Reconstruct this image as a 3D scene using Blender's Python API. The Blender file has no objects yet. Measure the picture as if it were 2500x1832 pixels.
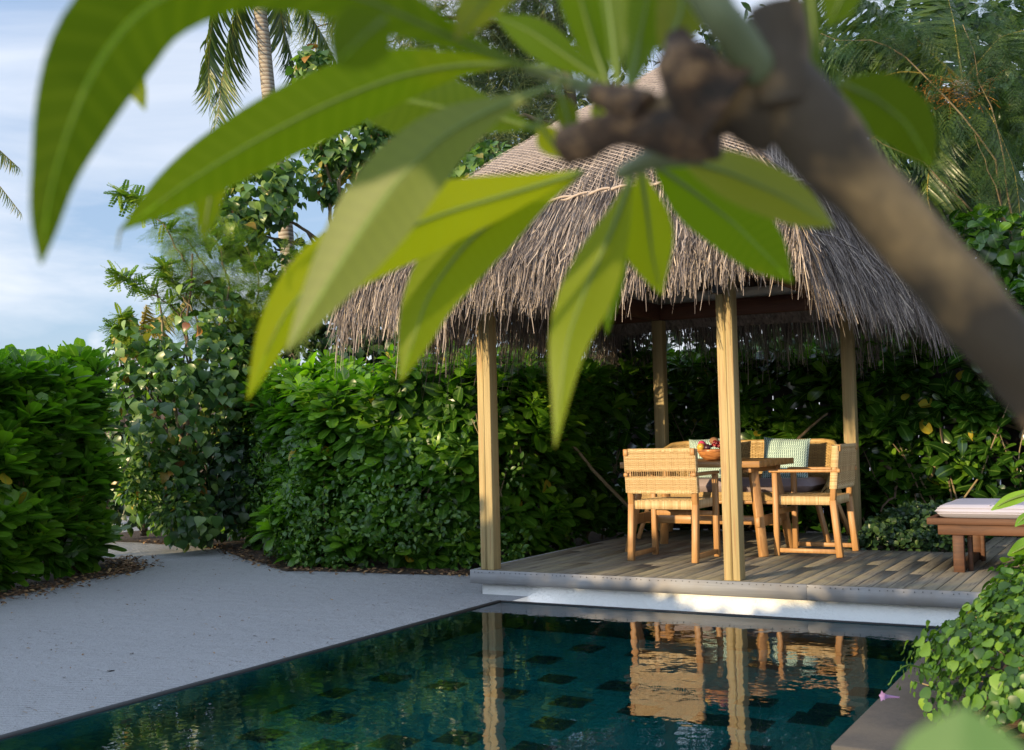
import bpy, math, random
import numpy as np
from mathutils import Vector, Matrix
random.seed(5); rng = np.random.default_rng(11)
R = math.radians; PI = math.pi
S = bpy.context.scene
COL = S.collection

# ------------------------------------------------------------------ camera
FPX = 2788.64; CAMZ = 1.2
F3 = Vector((-0.49136204, 0.86936296, 0.05264397)).normalized()
R3 = Vector((0.86976338, 0.49295366, -0.02254656)).normalized()
U3 = R3.cross(F3)
cd = bpy.data.cameras.new('camera'); cam = bpy.data.objects.new('camera', cd); COL.objects.link(cam)
M = Matrix(((R3.x, U3.x, -F3.x, 0), (R3.y, U3.y, -F3.y, 0), (R3.z, U3.z, -F3.z, CAMZ), (0, 0, 0, 1)))
cam.matrix_world = M
cd.sensor_width = 36; cd.lens = FPX / 2500 * 36; cd.clip_start = .05; cd.clip_end = 3000
cd.dof.use_dof = True; cd.dof.focus_distance = 9.3; cd.dof.aperture_fstop = 6.3
S.camera = cam
def at(px, py, d):
    """world point seen at photo pixel (2500 px wide) at forward distance d"""
    return Vector((0, 0, CAMZ)) + (F3 + R3 * ((px - 1250) / FPX) - U3 * ((py - 916) / FPX)) * d

# ------------------------------------------------------------------ sun, sky, exposure
SUN_EL, SUN_AZ = R(9.0), R(22)          # azimuth measured from -Y towards -X
sdir = Vector((-math.sin(SUN_AZ) * math.cos(SUN_EL), -math.cos(SUN_AZ) * math.cos(SUN_EL), math.sin(SUN_EL)))
sl = bpy.data.lights.new('sun', 'SUN'); sl.energy = 4.5; sl.angle = R(.5); sl.color = (1, .76, .44)
so = bpy.data.objects.new('sun', sl); COL.objects.link(so)
so.rotation_euler = sdir.to_track_quat('Z', 'Y').to_euler(); so.location = (-6, -8, 9)
W = bpy.data.worlds.new('World'); S.world = W; W.use_nodes = True
nt = W.node_tree; nt.nodes.clear(); N = nt.nodes.new; LK = nt.links.new
out = N('ShaderNodeOutputWorld'); bg = N('ShaderNodeBackground')
sky = N('ShaderNodeTexSky'); sky.sky_type = 'NISHITA'; sky.sun_disc = False
sky.sun_elevation = SUN_EL; sky.sun_rotation = math.atan2(sdir.x, sdir.y); sky.air_density = 1.0; sky.dust_density = .3; sky.ozone_density = 1.6
bg.inputs['Strength'].default_value = .15
tc = N('ShaderNodeTexCoord'); sep = N('ShaderNodeSeparateXYZ'); LK(tc.outputs['Generated'], sep.inputs[0])
def mathn(op, a=None, b=None, c=None, tree=None):
    t = tree or nt; n = t.nodes.new('ShaderNodeMath'); n.operation = op
    for i, v in enumerate((a, b, c)):
        if v is None: continue
        if isinstance(v, (int, float)): n.inputs[i].default_value = v
        else: t.links.new(v, n.inputs[i])
    return n.outputs[0]
def ramp(t, fac, stops, interp='LINEAR'):
    r = t.nodes.new('ShaderNodeValToRGB'); r.color_ramp.interpolation = interp
    els = r.color_ramp.elements
    while len(els) < len(stops): els.new(.5)
    for e, (p, c) in zip(els, stops):
        e.position = p; e.color = (*c, 1) if len(c) == 3 else c
    if fac is not None: t.links.new(fac, r.inputs[0])
    return r.outputs[0]
mp = N('ShaderNodeMapping'); mp.inputs['Scale'].default_value = (1.0, 1.0, 4.2); mp.inputs['Rotation'].default_value = (R(10), R(-8), 0)
LK(tc.outputs['Generated'], mp.inputs[0])
no = N('ShaderNodeTexNoise'); no.inputs['Scale'].default_value = 2.2; no.inputs['Detail'].default_value = 7; no.inputs['Roughness'].default_value = .55; no.inputs['Distortion'].default_value = .4
LK(mp.outputs[0], no.inputs[0])
c1 = ramp(nt, no.outputs['Fac'], [(.38, (0, 0, 0)), (.60, (1, 1, 1))])
mp2 = N('ShaderNodeMapping'); mp2.inputs['Scale'].default_value = (6, 6, 9); LK(tc.outputs['Generated'], mp2.inputs[0])
no2 = N('ShaderNodeTexNoise'); no2.inputs['Scale'].default_value = 1.6; no2.inputs['Detail'].default_value = 8; LK(mp2.outputs[0], no2.inputs[0])
low = mathn('MULTIPLY', mathn('SUBTRACT', .16, sep.outputs[2]), 3.2)
cum = ramp(nt, mathn('ADD', no2.outputs['Fac'], low), [(.80, (0, 0, 0)), (.90, (1, 1, 1))])
up = ramp(nt, sep.outputs[2], [(-.02, (1, 1, 1)), (.6, (.62, .62, .62))])
cm = mathn('MULTIPLY', c1, up); cm = mathn('MAXIMUM', mathn('ADD', mathn('MULTIPLY', cm, .85), .05), mathn('MULTIPLY', cum, .75))
mix = N('ShaderNodeMix'); mix.data_type = 'RGBA'; LK(cm, mix.inputs[0]); sb_ = N('ShaderNodeMix'); sb_.data_type = 'RGBA'; sb_.inputs[0].default_value = .62; LK(sky.outputs[0], sb_.inputs[6]); sb_.inputs[7].default_value = (2.0, 2.85, 4.5, 1); LK(sb_.outputs[2], mix.inputs[6]); mix.inputs[7].default_value = (4.9, 5.1, 5.5, 1)
vd = N('ShaderNodeVectorMath'); vd.operation = 'DOT_PRODUCT'; LK(tc.outputs['Generated'], vd.inputs[0]); vd.inputs[1].default_value = (-.45, -.85, .25)
sm = mathn('ADD', mathn('MULTIPLY', mathn('MAXIMUM', mathn('ADD', vd.outputs['Value'], .1), 0), 1.0), .84)
vs = N('ShaderNodeVectorMath'); vs.operation = 'SCALE'; LK(mix.outputs[2], vs.inputs[0]); LK(sm, vs.inputs['Scale'])
LK(vs.outputs[0], bg.inputs[0]); LK(bg.outputs[0], out.inputs[0])
S.view_settings.view_transform = 'Standard'; S.view_settings.look = 'None'; S.view_settings.gamma = 1; S.view_settings.exposure = .72
S.render.engine = 'CYCLES'
try:
    S.cycles.max_bounces = 8; S.cycles.transparent_max_bounces = 12; S.cycles.diffuse_bounces = 4
except Exception: pass

# ------------------------------------------------------------------ mesh helpers
class MB:
    def __init__(s): s.v = []; s.q = []; s.t = []; s.a = []; s.l = []; s.n = 0
    def add(s, V, Q=None, T=None, rnd=0.5, luv=None):
        V = np.asarray(V, float).reshape(-1, 3); k = len(V)
        s.v.append(V); s.a.append(np.broadcast_to(np.asarray(rnd, float), (k,)))
        s.l.append(np.zeros((k, 3)) if luv is None else np.asarray(luv, float))
        if Q is not None and len(Q): s.q.append(np.asarray(Q, int).reshape(-1, 4) + s.n)
        if T is not None and len(T): s.t.append(np.asarray(T, int).reshape(-1, 3) + s.n)
        s.n += k; return s
    def box(s, c, size, rot=None, rnd=.5):
        x, y, z = [k / 2 for k in size]
        V = np.array([(-x, -y, -z), (x, -y, -z), (x, y, -z), (-x, y, -z), (-x, -y, z), (x, -y, z), (x, y, z), (-x, y, z)])
        if rot is not None: V = V @ np.array(rot.to_3x3() if hasattr(rot, 'to_3x3') else rot).T
        return s.add(V + np.array(c), [(0, 3, 2, 1), (4, 5, 6, 7), (0, 1, 5, 4), (1, 2, 6, 5), (2, 3, 7, 6), (3, 0, 4, 7)], rnd=rnd)
    def b2(s, x0, x1, y0, y1, z0, z1, rnd=.5): return s.box(((x0 + x1) / 2, (y0 + y1) / 2, (z0 + z1) / 2), (x1 - x0, y1 - y0, z1 - z0), rnd=rnd)
    def bar(s, p0, p1, w, h, up=(0, 0, 1), rnd=.5):
        p0 = Vector(p0); p1 = Vector(p1); d = p1 - p0; L = d.length; d.normalize(); u = Vector(up)
        if abs(d.dot(u)) > .99: u = Vector((0, 1, 0))
        x = d.cross(u).normalized(); z = x.cross(d)
        return s.box((p0 + p1) / 2, (w, L, h), np.array([[x.x, d.x, z.x], [x.y, d.y, z.y], [x.z, d.z, z.z]]), rnd)
    def tube(s, pts, rad, n=8, rnd=.5, cap=True):
        P = np.array([tuple(p) for p in pts], float); k = len(P)
        rad = np.broadcast_to(np.asarray(rad, float), (k,)) if np.ndim(rad) else np.full(k, float(rad))
        T = np.gradient(P, axis=0); T /= np.linalg.norm(T, axis=1)[:, None] + 1e-9
        ref = np.array([0, 0, 1.]) if abs(T[0, 2]) < .9 else np.array([1., 0, 0])
        X = np.cross(T[0], ref); X /= np.linalg.norm(X); VV = []; LL = []
        for i in range(k):
            X = X - T[i] * (X @ T[i]); X /= np.linalg.norm(X) + 1e-9; Y = np.cross(T[i], X)
            a = np.arange(n) / n * 2 * PI
            VV.append(P[i] + rad[i] * (np.outer(np.cos(a), X) + np.outer(np.sin(a), Y)))
        V = np.concatenate(VV); Q = []
        for i in range(k - 1):
            for j in range(n): Q.append((i * n + j, i * n + (j + 1) % n, (i + 1) * n + (j + 1) % n, (i + 1) * n + j))
        T3 = []
        if cap:
            V = np.vstack([V, P[0], P[-1]]); b = k * n
            for j in range(n): T3.append((b, (j + 1) % n, j)); T3.append((b + 1, (k - 1) * n + j, (k - 1) * n + (j + 1) % n))
        return s.add(V, Q, T3, rnd=rnd)
    def grid(s, fn, nu, nv, rnd=.5, luv=False, flip=False):
        u = np.linspace(0, 1, nu + 1); v = np.linspace(0, 1, nv + 1)
        V = np.array([fn(a, b) for b in v for a in u]); W_ = nu + 1
        Q = [(j * W_ + i, j * W_ + i + 1, (j + 1) * W_ + i + 1, (j + 1) * W_ + i) for j in range(nv) for i in range(nu)]
        if flip: Q = [q[::-1] for q in Q]
        L = np.array([(a, b, 0) for b in v for a in u]) if luv else None
        return s.add(V, Q, rnd=rnd, luv=L)
    def scatter(s, tmpl, pos, X, Y, Z, scale, rnd):
        TV, TQ, TL = tmpl; n = len(pos); k = len(TV)
        pos = np.asarray(pos); sc = np.broadcast_to(np.asarray(scale, float), (n,))
        V = (TV[None, :, 0:1] * X[:, None, :] + TV[None, :, 1:2] * Y[:, None, :] + TV[None, :, 2:3] * Z[:, None, :]) * sc[:, None, None] + pos[:, None, :]
        Q = TQ[None] + (np.arange(n) * k)[:, None, None]
        return s.add(V.reshape(-1, 3), Q.reshape(-1, 4), rnd=np.repeat(np.broadcast_to(rnd, (n,)), k), luv=np.tile(TL, (n, 1)))
    def build(s, name, mat, parent=None, smooth=False, bevel=0, seg=1):
        me = bpy.data.meshes.new(name)
        V = np.concatenate(s.v); Q = np.concatenate(s.q) if s.q else np.zeros((0, 4), int); T = np.concatenate(s.t) if s.t else np.zeros((0, 3), int)
        me.vertices.add(len(V)); me.vertices.foreach_set('co', V.ravel())
        nl = Q.size + T.size; me.loops.add(nl); me.loops.foreach_set('vertex_index', np.concatenate([Q.ravel(), T.ravel()]).astype(np.int32))
        me.polygons.add(len(Q) + len(T))
        me.polygons.foreach_set('loop_start', np.concatenate([np.arange(len(Q)) * 4, Q.size + np.arange(len(T)) * 3]).astype(np.int32))
        me.update(calc_edges=True); me.validate()
        if len(me.vertices) == len(V):
            a = me.attributes.new('rnd', 'FLOAT', 'POINT'); a.data.foreach_set('value', np.concatenate(s.a).astype(np.float32))
            a = me.attributes.new('luv', 'FLOAT_VECTOR', 'POINT'); a.data.foreach_set('vector', np.concatenate(s.l).astype(np.float32).ravel())
        if smooth: me.polygons.foreach_set('use_smooth', np.ones(len(me.polygons), bool))
        o = bpy.data.objects.new(name, me); COL.objects.link(o)
        if mat: me.materials.append(mat)
        if parent: o.parent = parent
        if bevel:
            m = o.modifiers.new('bevel', 'BEVEL'); m.width = bevel; m.segments = seg; m.limit_method = 'ANGLE'
        return o
def thing(name, label, cat, loc=(0, 0, 0), rz=0, group=None):
    o = bpy.data.objects.new(name, None); COL.objects.link(o); o.empty_display_size = .2
    o.location = loc; o.rotation_euler = (0, 0, rz); return tag(o, label, cat, group)
def tag(o, label, cat, group=None, kind=None):
    o['label'] = label; o['category'] = cat
    if group: o['group'] = group
    if kind: o['kind'] = kind
    return o
def struct(o, kind='structure'):
    o['kind'] = kind; return o
def copy_tree(o, parent=None):
    c = o.copy(); COL.objects.link(c); c.parent = parent
    for ch in [k for k in bpy.data.objects if k.parent == o]: copy_tree(ch, c)
    return c
def under(o, root):
    """parent keeping world position"""
    o.parent = root; o.matrix_parent_inverse = Matrix.LocRotScale(root.location, root.rotation_euler, None).inverted(); return o
def nrm(a): return a / (np.linalg.norm(a, axis=-1, keepdims=True) + 1e-9)
def rv(n): return nrm(rng.normal(size=(n, 3)))
_w = [(rng.normal(size=3), rng.uniform(0, 6.28)) for _ in range(24)]
def fbm(P, f=1.0):
    """cheap smooth noise, about -1..1"""
    P = np.asarray(P, float); r = 0
    for i, (k, ph) in enumerate(_w):
        g = f * (1 + .35 * i / 3); r = r + np.sin(P @ k * g + ph) / (1 + .25 * i)
    return r / 3.2

# ------------------------------------------------------------------ materials
def newmat(name):
    m = bpy.data.materials.new(name); m.use_nodes = True; t = m.node_tree; t.nodes.clear()
    o = t.nodes.new('ShaderNodeOutputMaterial'); return m, t, o
def principled(t, o=None, **k):
    p = t.nodes.new('ShaderNodeBsdfPrincipled')
    for n_, v in k.items():
        n_ = n_.replace('_', ' ')
        if isinstance(v, (int, float)): p.inputs[n_].default_value = v
        elif isinstance(v, tuple): p.inputs[n_].default_value = (*v, 1) if len(v) == 3 else v
        else: t.links.new(v, p.inputs[n_])
    if o: t.links.new(p.outputs[0], o.inputs[0])
    return p
def noise(t, scale=(1, 1, 1), s=5, detail=4, rough=.55, coord='Object', dist=0):
    c = t.nodes.new('ShaderNodeTexCoord'); m = t.nodes.new('ShaderNodeMapping'); m.inputs['Scale'].default_value = scale
    t.links.new(c.outputs[coord], m.inputs[0]); n = t.nodes.new('ShaderNodeTexNoise'); n.inputs['Scale'].default_value = s
    n.inputs['Detail'].default_value = detail; n.inputs['Roughness'].default_value = rough; n.inputs['Distortion'].default_value = dist
    t.links.new(m.outputs[0], n.inputs[0]); return n.outputs['Fac']
def bump(t, h, p, strength=.3, dist=.01):
    b = t.nodes.new('ShaderNodeBump'); b.inputs['Strength'].default_value = strength; b.inputs['Distance'].default_value = dist
    t.links.new(h, b.inputs['Height']); t.links.new(b.outputs[0], p.inputs['Normal']); return b
def attr(t, n_, out_='Fac'):
    a = t.nodes.new('ShaderNodeAttribute'); a.attribute_name = n_; return a.outputs[out_]
def mixc(t, fac, a, b, mode='MIX'):
    m = t.nodes.new('ShaderNodeMix'); m.data_type = 'RGBA'; m.blend_type = mode
    for i, v in ((0, fac), (6, a), (7, b)):
        if isinstance(v, (int, float)): m.inputs[i].default_value = v
        elif isinstance(v, tuple): m.inputs[i].default_value = (*v, 1)
        else: t.links.new(v, m.inputs[i])
    return m.outputs[2]
def leafmat(name, stops, trans=.35, rough=.38, tcol=(1.5, 1.7, .45), vein=.0, spec=.5, spots=0, mid=0):
    m, t, o = newmat(name)
    c = ramp(t, attr(t, 'rnd'), stops)
    if spots:
        c = mixc(t, mathn('MULTIPLY', ramp(t, noise(t, s=spots, detail=5), [(.56, (0, 0, 0)), (.72, (1, 1, 1))]), (.75 if spots > 8 else .30), tree=t), c, (.30, .22, .015))
    if vein:
        sp = t.nodes.new('ShaderNodeSeparateXYZ'); t.links.new(attr(t, 'luv', 'Vector'), sp.inputs[0])
        ax = mathn('ABSOLUTE', sp.outputs[0], tree=t)
        mid = mathn('LESS_THAN', ax, .045, tree=t)
        w = mathn('SINE', mathn('MULTIPLY', mathn('SUBTRACT', sp.outputs[1], mathn('MULTIPLY', ax, .035, tree=t), tree=t), 150, tree=t), tree=t)
        w = mathn('MULTIPLY', mathn('POWER', mathn('MULTIPLY', mathn('ADD', w, 1, tree=t), .5, tree=t), 5, tree=t), vein, tree=t)
        c = mixc(t, mathn('MAXIMUM', w, mathn('MULTIPLY', mid, .35, tree=t), tree=t), c, (.22, .28, .05))
    if mid:
        sp = t.nodes.new('ShaderNodeSeparateXYZ'); t.links.new(attr(t, 'luv', 'Vector'), sp.inputs[0])
        c = mixc(t, mathn('MULTIPLY', mathn('LESS_THAN', mathn('ABSOLUTE', sp.outputs[0], tree=t), .13, tree=t), mid, tree=t), c, (.20, .34, .07))
    p = principled(t, None, Base_Color=c, Roughness=rough, Specular_IOR_Level=spec)
    tr = t.nodes.new('ShaderNodeBsdfTranslucent'); t.links.new(mixc(t, 1.0, c, tcol, 'MULTIPLY'), tr.inputs[0])
    mx = t.nodes.new('ShaderNodeMixShader'); mx.inputs[0].default_value = trans
    t.links.new(p.outputs[0], mx.inputs[1]); t.links.new(tr.outputs[0], mx.inputs[2]); t.links.new(mx.outputs[0], o.inputs[0]); return m
def rndmat(name, stops, rough=.6, bs=0, sub=None):
    m, t, o = newmat(name); c = ramp(t, attr(t, 'rnd'), stops)
    if sub:
        c = mixc(t, noise(t, s=sub[0], detail=5), c, sub[1], 'MULTIPLY')
    p = principled(t, o, Base_Color=c, Roughness=rough)
    if bs: bump(t, noise(t, s=bs), p, .4, .01)
    return m
def woodmat(name, a, b, grain=(30, 30, 1.5), rough=.6, bst=.25, dark=None, big=None):
    m, t, o = newmat(name); g = noise(t, grain, 1.0, 6, .6, dist=.6); c = ramp(t, g, [(.30, a), (.70, b)])
    if dark:
        c = mixc(t, ramp(t, noise(t, tuple(k * 1.7 for k in grain), 1.6, 3), [(.55, (0, 0, 0)), (.63, (1, 1, 1))]), c, dark)
    if big:
        c = mixc(t, ramp(t, noise(t, s=big[0], detail=5), [(.42, (0, 0, 0)), (.66, (1, 1, 1))]), c, big[1])
    v = attr(t, 'rnd'); c = mixc(t, 1.0, c, ramp(t, v, [(0, (.78, .79, .81)), (1, (1.0, 1.0, .98))]), 'MULTIPLY')
    p = principled(t, o, Base_Color=c, Roughness=rough); bump(t, g, p, bst, .004); return m
M_post = woodmat('pine', (.25, .19, .082), (.42, .32, .145), (26, 26, .9), .65, .3, dark=(.30, .19, .08))
M_teak = woodmat('teak', (.30, .150, .052), (.45, .245, .095), (40, 40, 3), .5)
M_teakx = woodmat('teak_top', (.32, .165, .056), (.47, .26, .10), (3, 40, 40), .38)
M_fence = woodmat('fence_board', (.018, .012, .009), (.045, .030, .022), (20, 20, 2), .8)
M_beam = woodmat('dark_beam', (.075, .030, .018), (.16, .065, .035), (3, 30, 30), .6)
M_lounge = woodmat('lounger_wood', (.045, .017, .008), (.10, .040, .016), (3, 30, 30), .7)
M_deck = woodmat('deck_grey', (.125, .110, .083), (.275, .24, .18), (22, 1.1, 22), .8, .5, dark=(.11, .095, .08), big=(3.2, (.24, .21, .13)))
M_fascia = woodmat('fascia_grey', (.23, .235, .24), (.39, .385, .38), (1.0, 30, 30), .8, .4, big=(2.5, (.27, .245, .22)))
M_black = newmat('black_metal'); principled(M_black[1], M_black[2], Base_Color=(.012, .012, .013), Roughness=.45); M_black = M_black[0]
def plaster():
    m, t, o = newmat('white_plaster'); n1 = noise(t, s=60, detail=3); c = mixc(t, noise(t, s=3, detail=5), (.76, .76, .72), (.86, .86, .82))
    p = principled(t, o, Base_Color=c, Roughness=.85); bump(t, n1, p, .8, .008); return m
M_plaster = plaster()
def ceilm():
    m, t, o = newmat('ceiling_cloth'); principled(t, o, Base_Color=(.72, .66, .54), Roughness=.9); return m
M_ceil = ceilm()
M_wick = rndmat('rattan', [(0, (.34, .20, .075)), (.5, (.52, .36, .17)), (1, (.68, .52, .29))], .5)
M_wickd = rndmat('rattan_tan', [(0, (.24, .145, .05)), (.5, (.40, .265, .10)), (1, (.52, .36, .15))], .5)
M_thatch = rndmat('thatch', [(0, (.04, .032, .028)), (.4, (.15, .122, .108)), (.75, (.32, .265, .225)), (1, (.66, .54, .40))], .75)
def thatchbase():
    m, t, o = newmat('thatch_base'); g = noise(t, (14, 14, 1.6), 2.5, 5); c = ramp(t, g, [(.3, (.10, .08, .07)), (.7, (.34, .28, .245))])
    p = principled(t, o, Base_Color=c, Roughness=.9); bump(t, g, p, .8, .03); return m
M_tbase = thatchbase()
M_net = rndmat('net_cord', [(0, (.27, .215, .175)), (1, (.42, .34, .275))], .8)
def cloth(name, col, s=90, v=.12):
    m, t, o = newmat(name); n1 = noise(t, s=s, detail=2); n2 = noise(t, s=4, detail=4)
    c = mixc(t, n2, col, tuple(k * (1 - v) for k in col)); p = principled(t, o, Base_Color=c, Roughness=.9); bump(t, n1, p, .3, .003); return m
M_sofa_c = cloth('grey_linen', (.33, .27, .285)); M_lounge_c = cloth('lounger_linen', (.40, .39, .47))
def sand():
    m, t, o = newmat('sand')
    f = noise(t, s=160, detail=3); g = noise(t, s=7, detail=6, rough=.65); b = noise(t, s=.6, detail=3)
    c = mixc(t, b, (.315, .322, .325), (.405, .41, .412)); c = mixc(t, ramp(t, f, [(.25, (0, 0, 0)), (.55, (1, 1, 1))]), (.17, .165, .16), c)
    c = mixc(t, ramp(t, noise(t, s=24, detail=2), [(.70, (0, 0, 0)), (.75, (1, 1, 1))]), c, (.12, .10, .08))
    w = t.nodes.new('ShaderNodeTexWave'); w.wave_type = 'BANDS'; w.inputs['Scale'].default_value = 7.5; w.inputs['Distortion'].default_value = 9; w.inputs['Detail'].default_value = 1.5; w.inputs['Detail Scale'].default_value = .35
    tcx = t.nodes.new('ShaderNodeTexCoord'); mpx = t.nodes.new('ShaderNodeMapping'); mpx.inputs['Rotation'].default_value = (0, 0, R(62)); t.links.new(tcx.outputs['Object'], mpx.inputs[0]); t.links.new(mpx.outputs[0], w.inputs[0])
    sp = t.nodes.new('ShaderNodeSeparateXYZ'); t.links.new(tcx.outputs['Object'], sp.inputs[0])
    near = ramp(t, mathn('ADD', mathn('MULTIPLY', sp.outputs[0], .25, tree=t), 2.05, tree=t), [(.45, (0, 0, 0)), (.85, (1, 1, 1))])
    msk = mathn('MULTIPLY', ramp(t, noise(t, s=.9, detail=1), [(.42, (0, 0, 0)), (.56, (1, 1, 1))]), near, tree=t)
    h = mathn('ADD', mathn('MULTIPLY', mathn('MULTIPLY', w.outputs['Fac'], msk, tree=t), .5 * .8, tree=t), mathn('ADD', mathn('MULTIPLY', f, .35, tree=t), mathn('MULTIPLY', g, 2.8, tree=t), tree=t), tree=t)
    p = principled(t, o, Base_Color=c, Roughness=.95); bump(t, h, p, .9, .018); return m
M_sand = sand()
M_soil = newmat('soil'); _p = principled(M_soil[1], M_soil[2], Base_Color=ramp(M_soil[1], noise(M_soil[1], s=18, detail=6), [(.3, (.018, .012, .008)), (.7, (.09, .055, .03))]), Roughness=.95); bump(M_soil[1], noise(M_soil[1], s=30), _p, .8, .03); M_soil = M_soil[0]
M_litter = rndmat('litter', [(0, (.05, .025, .012)), (.5, (.16, .08, .035)), (1, (.34, .21, .09))], .8)
M_bark = rndmat('stem_bark', [(0, (.09, .06, .035)), (1, (.24, .19, .10))], .85, 25)
def palmbark():
    m, t, o = newmat('palm_bark'); w = t.nodes.new('ShaderNodeTexWave'); w.bands_direction = 'Z'; w.inputs['Scale'].default_value = 5.5; w.inputs['Distortion'].default_value = 1.2
    tcx = t.nodes.new('ShaderNodeTexCoord'); t.links.new(tcx.outputs['Object'], w.inputs[0])
    c = mixc(t, ramp(t, w.outputs['Fac'], [(.05, (0, 0, 0)), (.35, (1, 1, 1))]), (.16, .12, .09), mixc(t, noise(t, s=9, detail=5), (.24, .21, .17), (.38, .34, .28)))
    p = principled(t, o, Base_Color=c, Roughness=.9); bump(t, w.outputs['Fac'], p, .5, .02); return m
M_palm = palmbark()
G = lambda *a: list(a)
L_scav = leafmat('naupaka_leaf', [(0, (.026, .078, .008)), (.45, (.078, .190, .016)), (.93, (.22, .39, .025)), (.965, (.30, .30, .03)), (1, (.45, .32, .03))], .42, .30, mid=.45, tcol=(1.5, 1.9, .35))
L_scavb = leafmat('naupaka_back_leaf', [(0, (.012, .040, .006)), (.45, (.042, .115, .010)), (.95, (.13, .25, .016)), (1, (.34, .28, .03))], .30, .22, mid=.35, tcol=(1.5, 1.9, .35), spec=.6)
L_heart = leafmat('hibiscus_leaf', [(0, (.034, .085, .028)), (.5, (.085, .170, .045)), (.92, (.22, .32, .08)), (.97, (.34, .17, .03)), (1, (.16, .055, .02))], .30, .34, tcol=(1.3, 1.7, .4))
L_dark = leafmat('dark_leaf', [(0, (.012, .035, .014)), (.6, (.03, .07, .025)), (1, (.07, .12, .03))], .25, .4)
L_feather = leafmat('feathery_leaf', [(0, (.07, .15, .025)), (.6, (.15, .27, .035)), (1, (.30, .38, .05))], .4, .5, tcol=(1.5, 1.6, .5))
L_palm = leafmat('palm_leaf', [(0, (.035, .075, .022)), (.55, (.085, .14, .03)), (.85, (.20, .22, .045)), (1, (.42, .33, .06))], .3, .35, tcol=(1.4, 1.4, .4))
L_palmy = leafmat('yellow_palm_leaf', [(0, (.10, .14, .03)), (.5, (.30, .27, .06)), (1, (.50, .38, .10))], .35, .4, tcol=(1.3, 1.2, .4))
L_cas = leafmat('needle', [(0, (.045, .08, .03)), (.6, (.11, .155, .055)), (1, (.24, .25, .09))], .25, .6)
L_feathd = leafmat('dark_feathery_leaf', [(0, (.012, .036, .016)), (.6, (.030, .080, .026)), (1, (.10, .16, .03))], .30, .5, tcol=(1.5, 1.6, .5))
L_round = leafmat('creeper_leaf', [(0, (.018, .055, .008)), (.5, (.065, .155, .018)), (.9, (.18, .31, .035)), (.96, (.48, .42, .05)), (1, (.35, .16, .03))], .35, .42, tcol=(1.3, 1.5, .4), vein=.0)
L_small = leafmat('small_creeper_leaf', [(0, (.028, .085, .014)), (.6, (.07, .165, .022)), (1, (.16, .27, .03))], .3, .4)
L_plum = leafmat('frangipani_leaf', [(0, (.034, .058, .003)), (.5, (.075, .130, .004)), (.8, (.19, .235, .006)), (1, (.29, .31, .012))], .62, .45, tcol=(2.6, 2.35, .10), vein=.09, spec=.28, spots=6)
L_plumy = leafmat('old_frangipani_leaf', [(0, (.12, .17, .02)), (1, (.20, .22, .02))], .48, .33, tcol=(2.0, 1.7, .2), vein=.10, spots=9)
L_pale = leafmat('pale_leaf_underside', [(0, (.10, .135, .026)), (1, (.15, .19, .035))], .45, .5, tcol=(2.0, 1.9, .25), vein=.12, spec=.4)

# ------------------------------------------------------------------ leaf templates (unit length along +Y, top +Z)
def leaf_t(prof, width, droop=.25, fold=.25, rows=None, wave=0):
    ts = np.linspace(0, 1, rows or len(prof)); pw = np.interp(ts, np.linspace(0, 1, len(prof)), prof) * width / 2
    V = []; L = []; Q = []
    for i, (t_, w_) in enumerate(zip(ts, pw)):
        z = -droop * t_ * t_; y = t_ * (1 - .3 * droop * t_)
        for j in (-1, 0, 1):
            V.append((j * w_, y, z + fold * abs(j) * w_ + wave * j * math.sin(i * 2.1))); L.append((j, t_, 0))
    for i in range(len(ts) - 1):
        for j in range(2): a = i * 3 + j; Q.append((a, a + 1, a + 4, a + 3))
    return np.array(V), np.array(Q), np.array(L, float)
T_obov = leaf_t([.20, .25, .36, .54, .75, .93, 1.0, 1.0, .88, .55], .42, .10, .18)
T_obov2 = leaf_t([.20, .25, .36, .54, .75, .93, 1.0, 1.0, .86, .52], .42, .34, .20)
T_heart = leaf_t([.45, 1.0, .98, .74, .38, .03], .95, .35, .18)
T_round = leaf_t([.35, .95, 1.0, .85, .2], .95, .25, .25)
T_ell = leaf_t([.1, .8, 1.0, .7, .05], .5, .2, .2)
T_strip = leaf_t([.8, 1.0, .6, .04], .07, .35, .3)
T_needle = leaf_t([1, 1, .5], .02, .5, 0)
def pinnate_t(n=9, llen=.16, lw=.5, ang=60):
    """one feather: leaflets in two rows along +Y"""
    V = []; Q = []; L = []
    for i in range(n):
        y = .12 + .88 * i / (n - 1)
        for sgn in (-1, 1):
            a = R(ang) ; d = np.array((sgn * math.sin(a), math.cos(a), -.15)); s_ = np.array((math.cos(a) * -sgn, math.sin(a), 0)) * lw * llen * .5
            p = np.array((0, y, -.2 * y * y)); l = llen * (1 - .35 * abs(2 * y - 1)); k = len(V)
            V += [p - s_ * .2, p + d * l * .5 - s_, p + d * l, p + d * l * .5 + s_]; Q.append((k, k + 1, k + 2, k + 3)); L += [(0, y, 0)] * 4
    return np.array(V), np.array(Q), np.array(L, float)
T_pinn = pinnate_t(6, .26, .85, 58)
def bipinn_t():
    V, Q, L = pinnate_t(10, .13, .42, 65); VV = []; QQ = []; LL = []; k = 0
    for i in range(6):
        y = .1 + .75 * i / 5
        for sgn in (-1, 1):
            a = -sgn * R(52 - 4 * i); l = .42 * (1 - .25 * abs(2 * y - 1)); c, s_ = math.cos(a), math.sin(a)
            P = V * l; P = np.stack([P[:, 0] * c - P[:, 1] * s_, P[:, 0] * s_ + P[:, 1] * c + y, P[:, 2] - .25 * y * y], 1)
            VV.append(P); QQ.append(Q + k); LL.append(L); k += len(V)
    return np.concatenate(VV), np.concatenate(QQ), np.concatenate(LL)
T_bip = bipinn_t()

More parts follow.
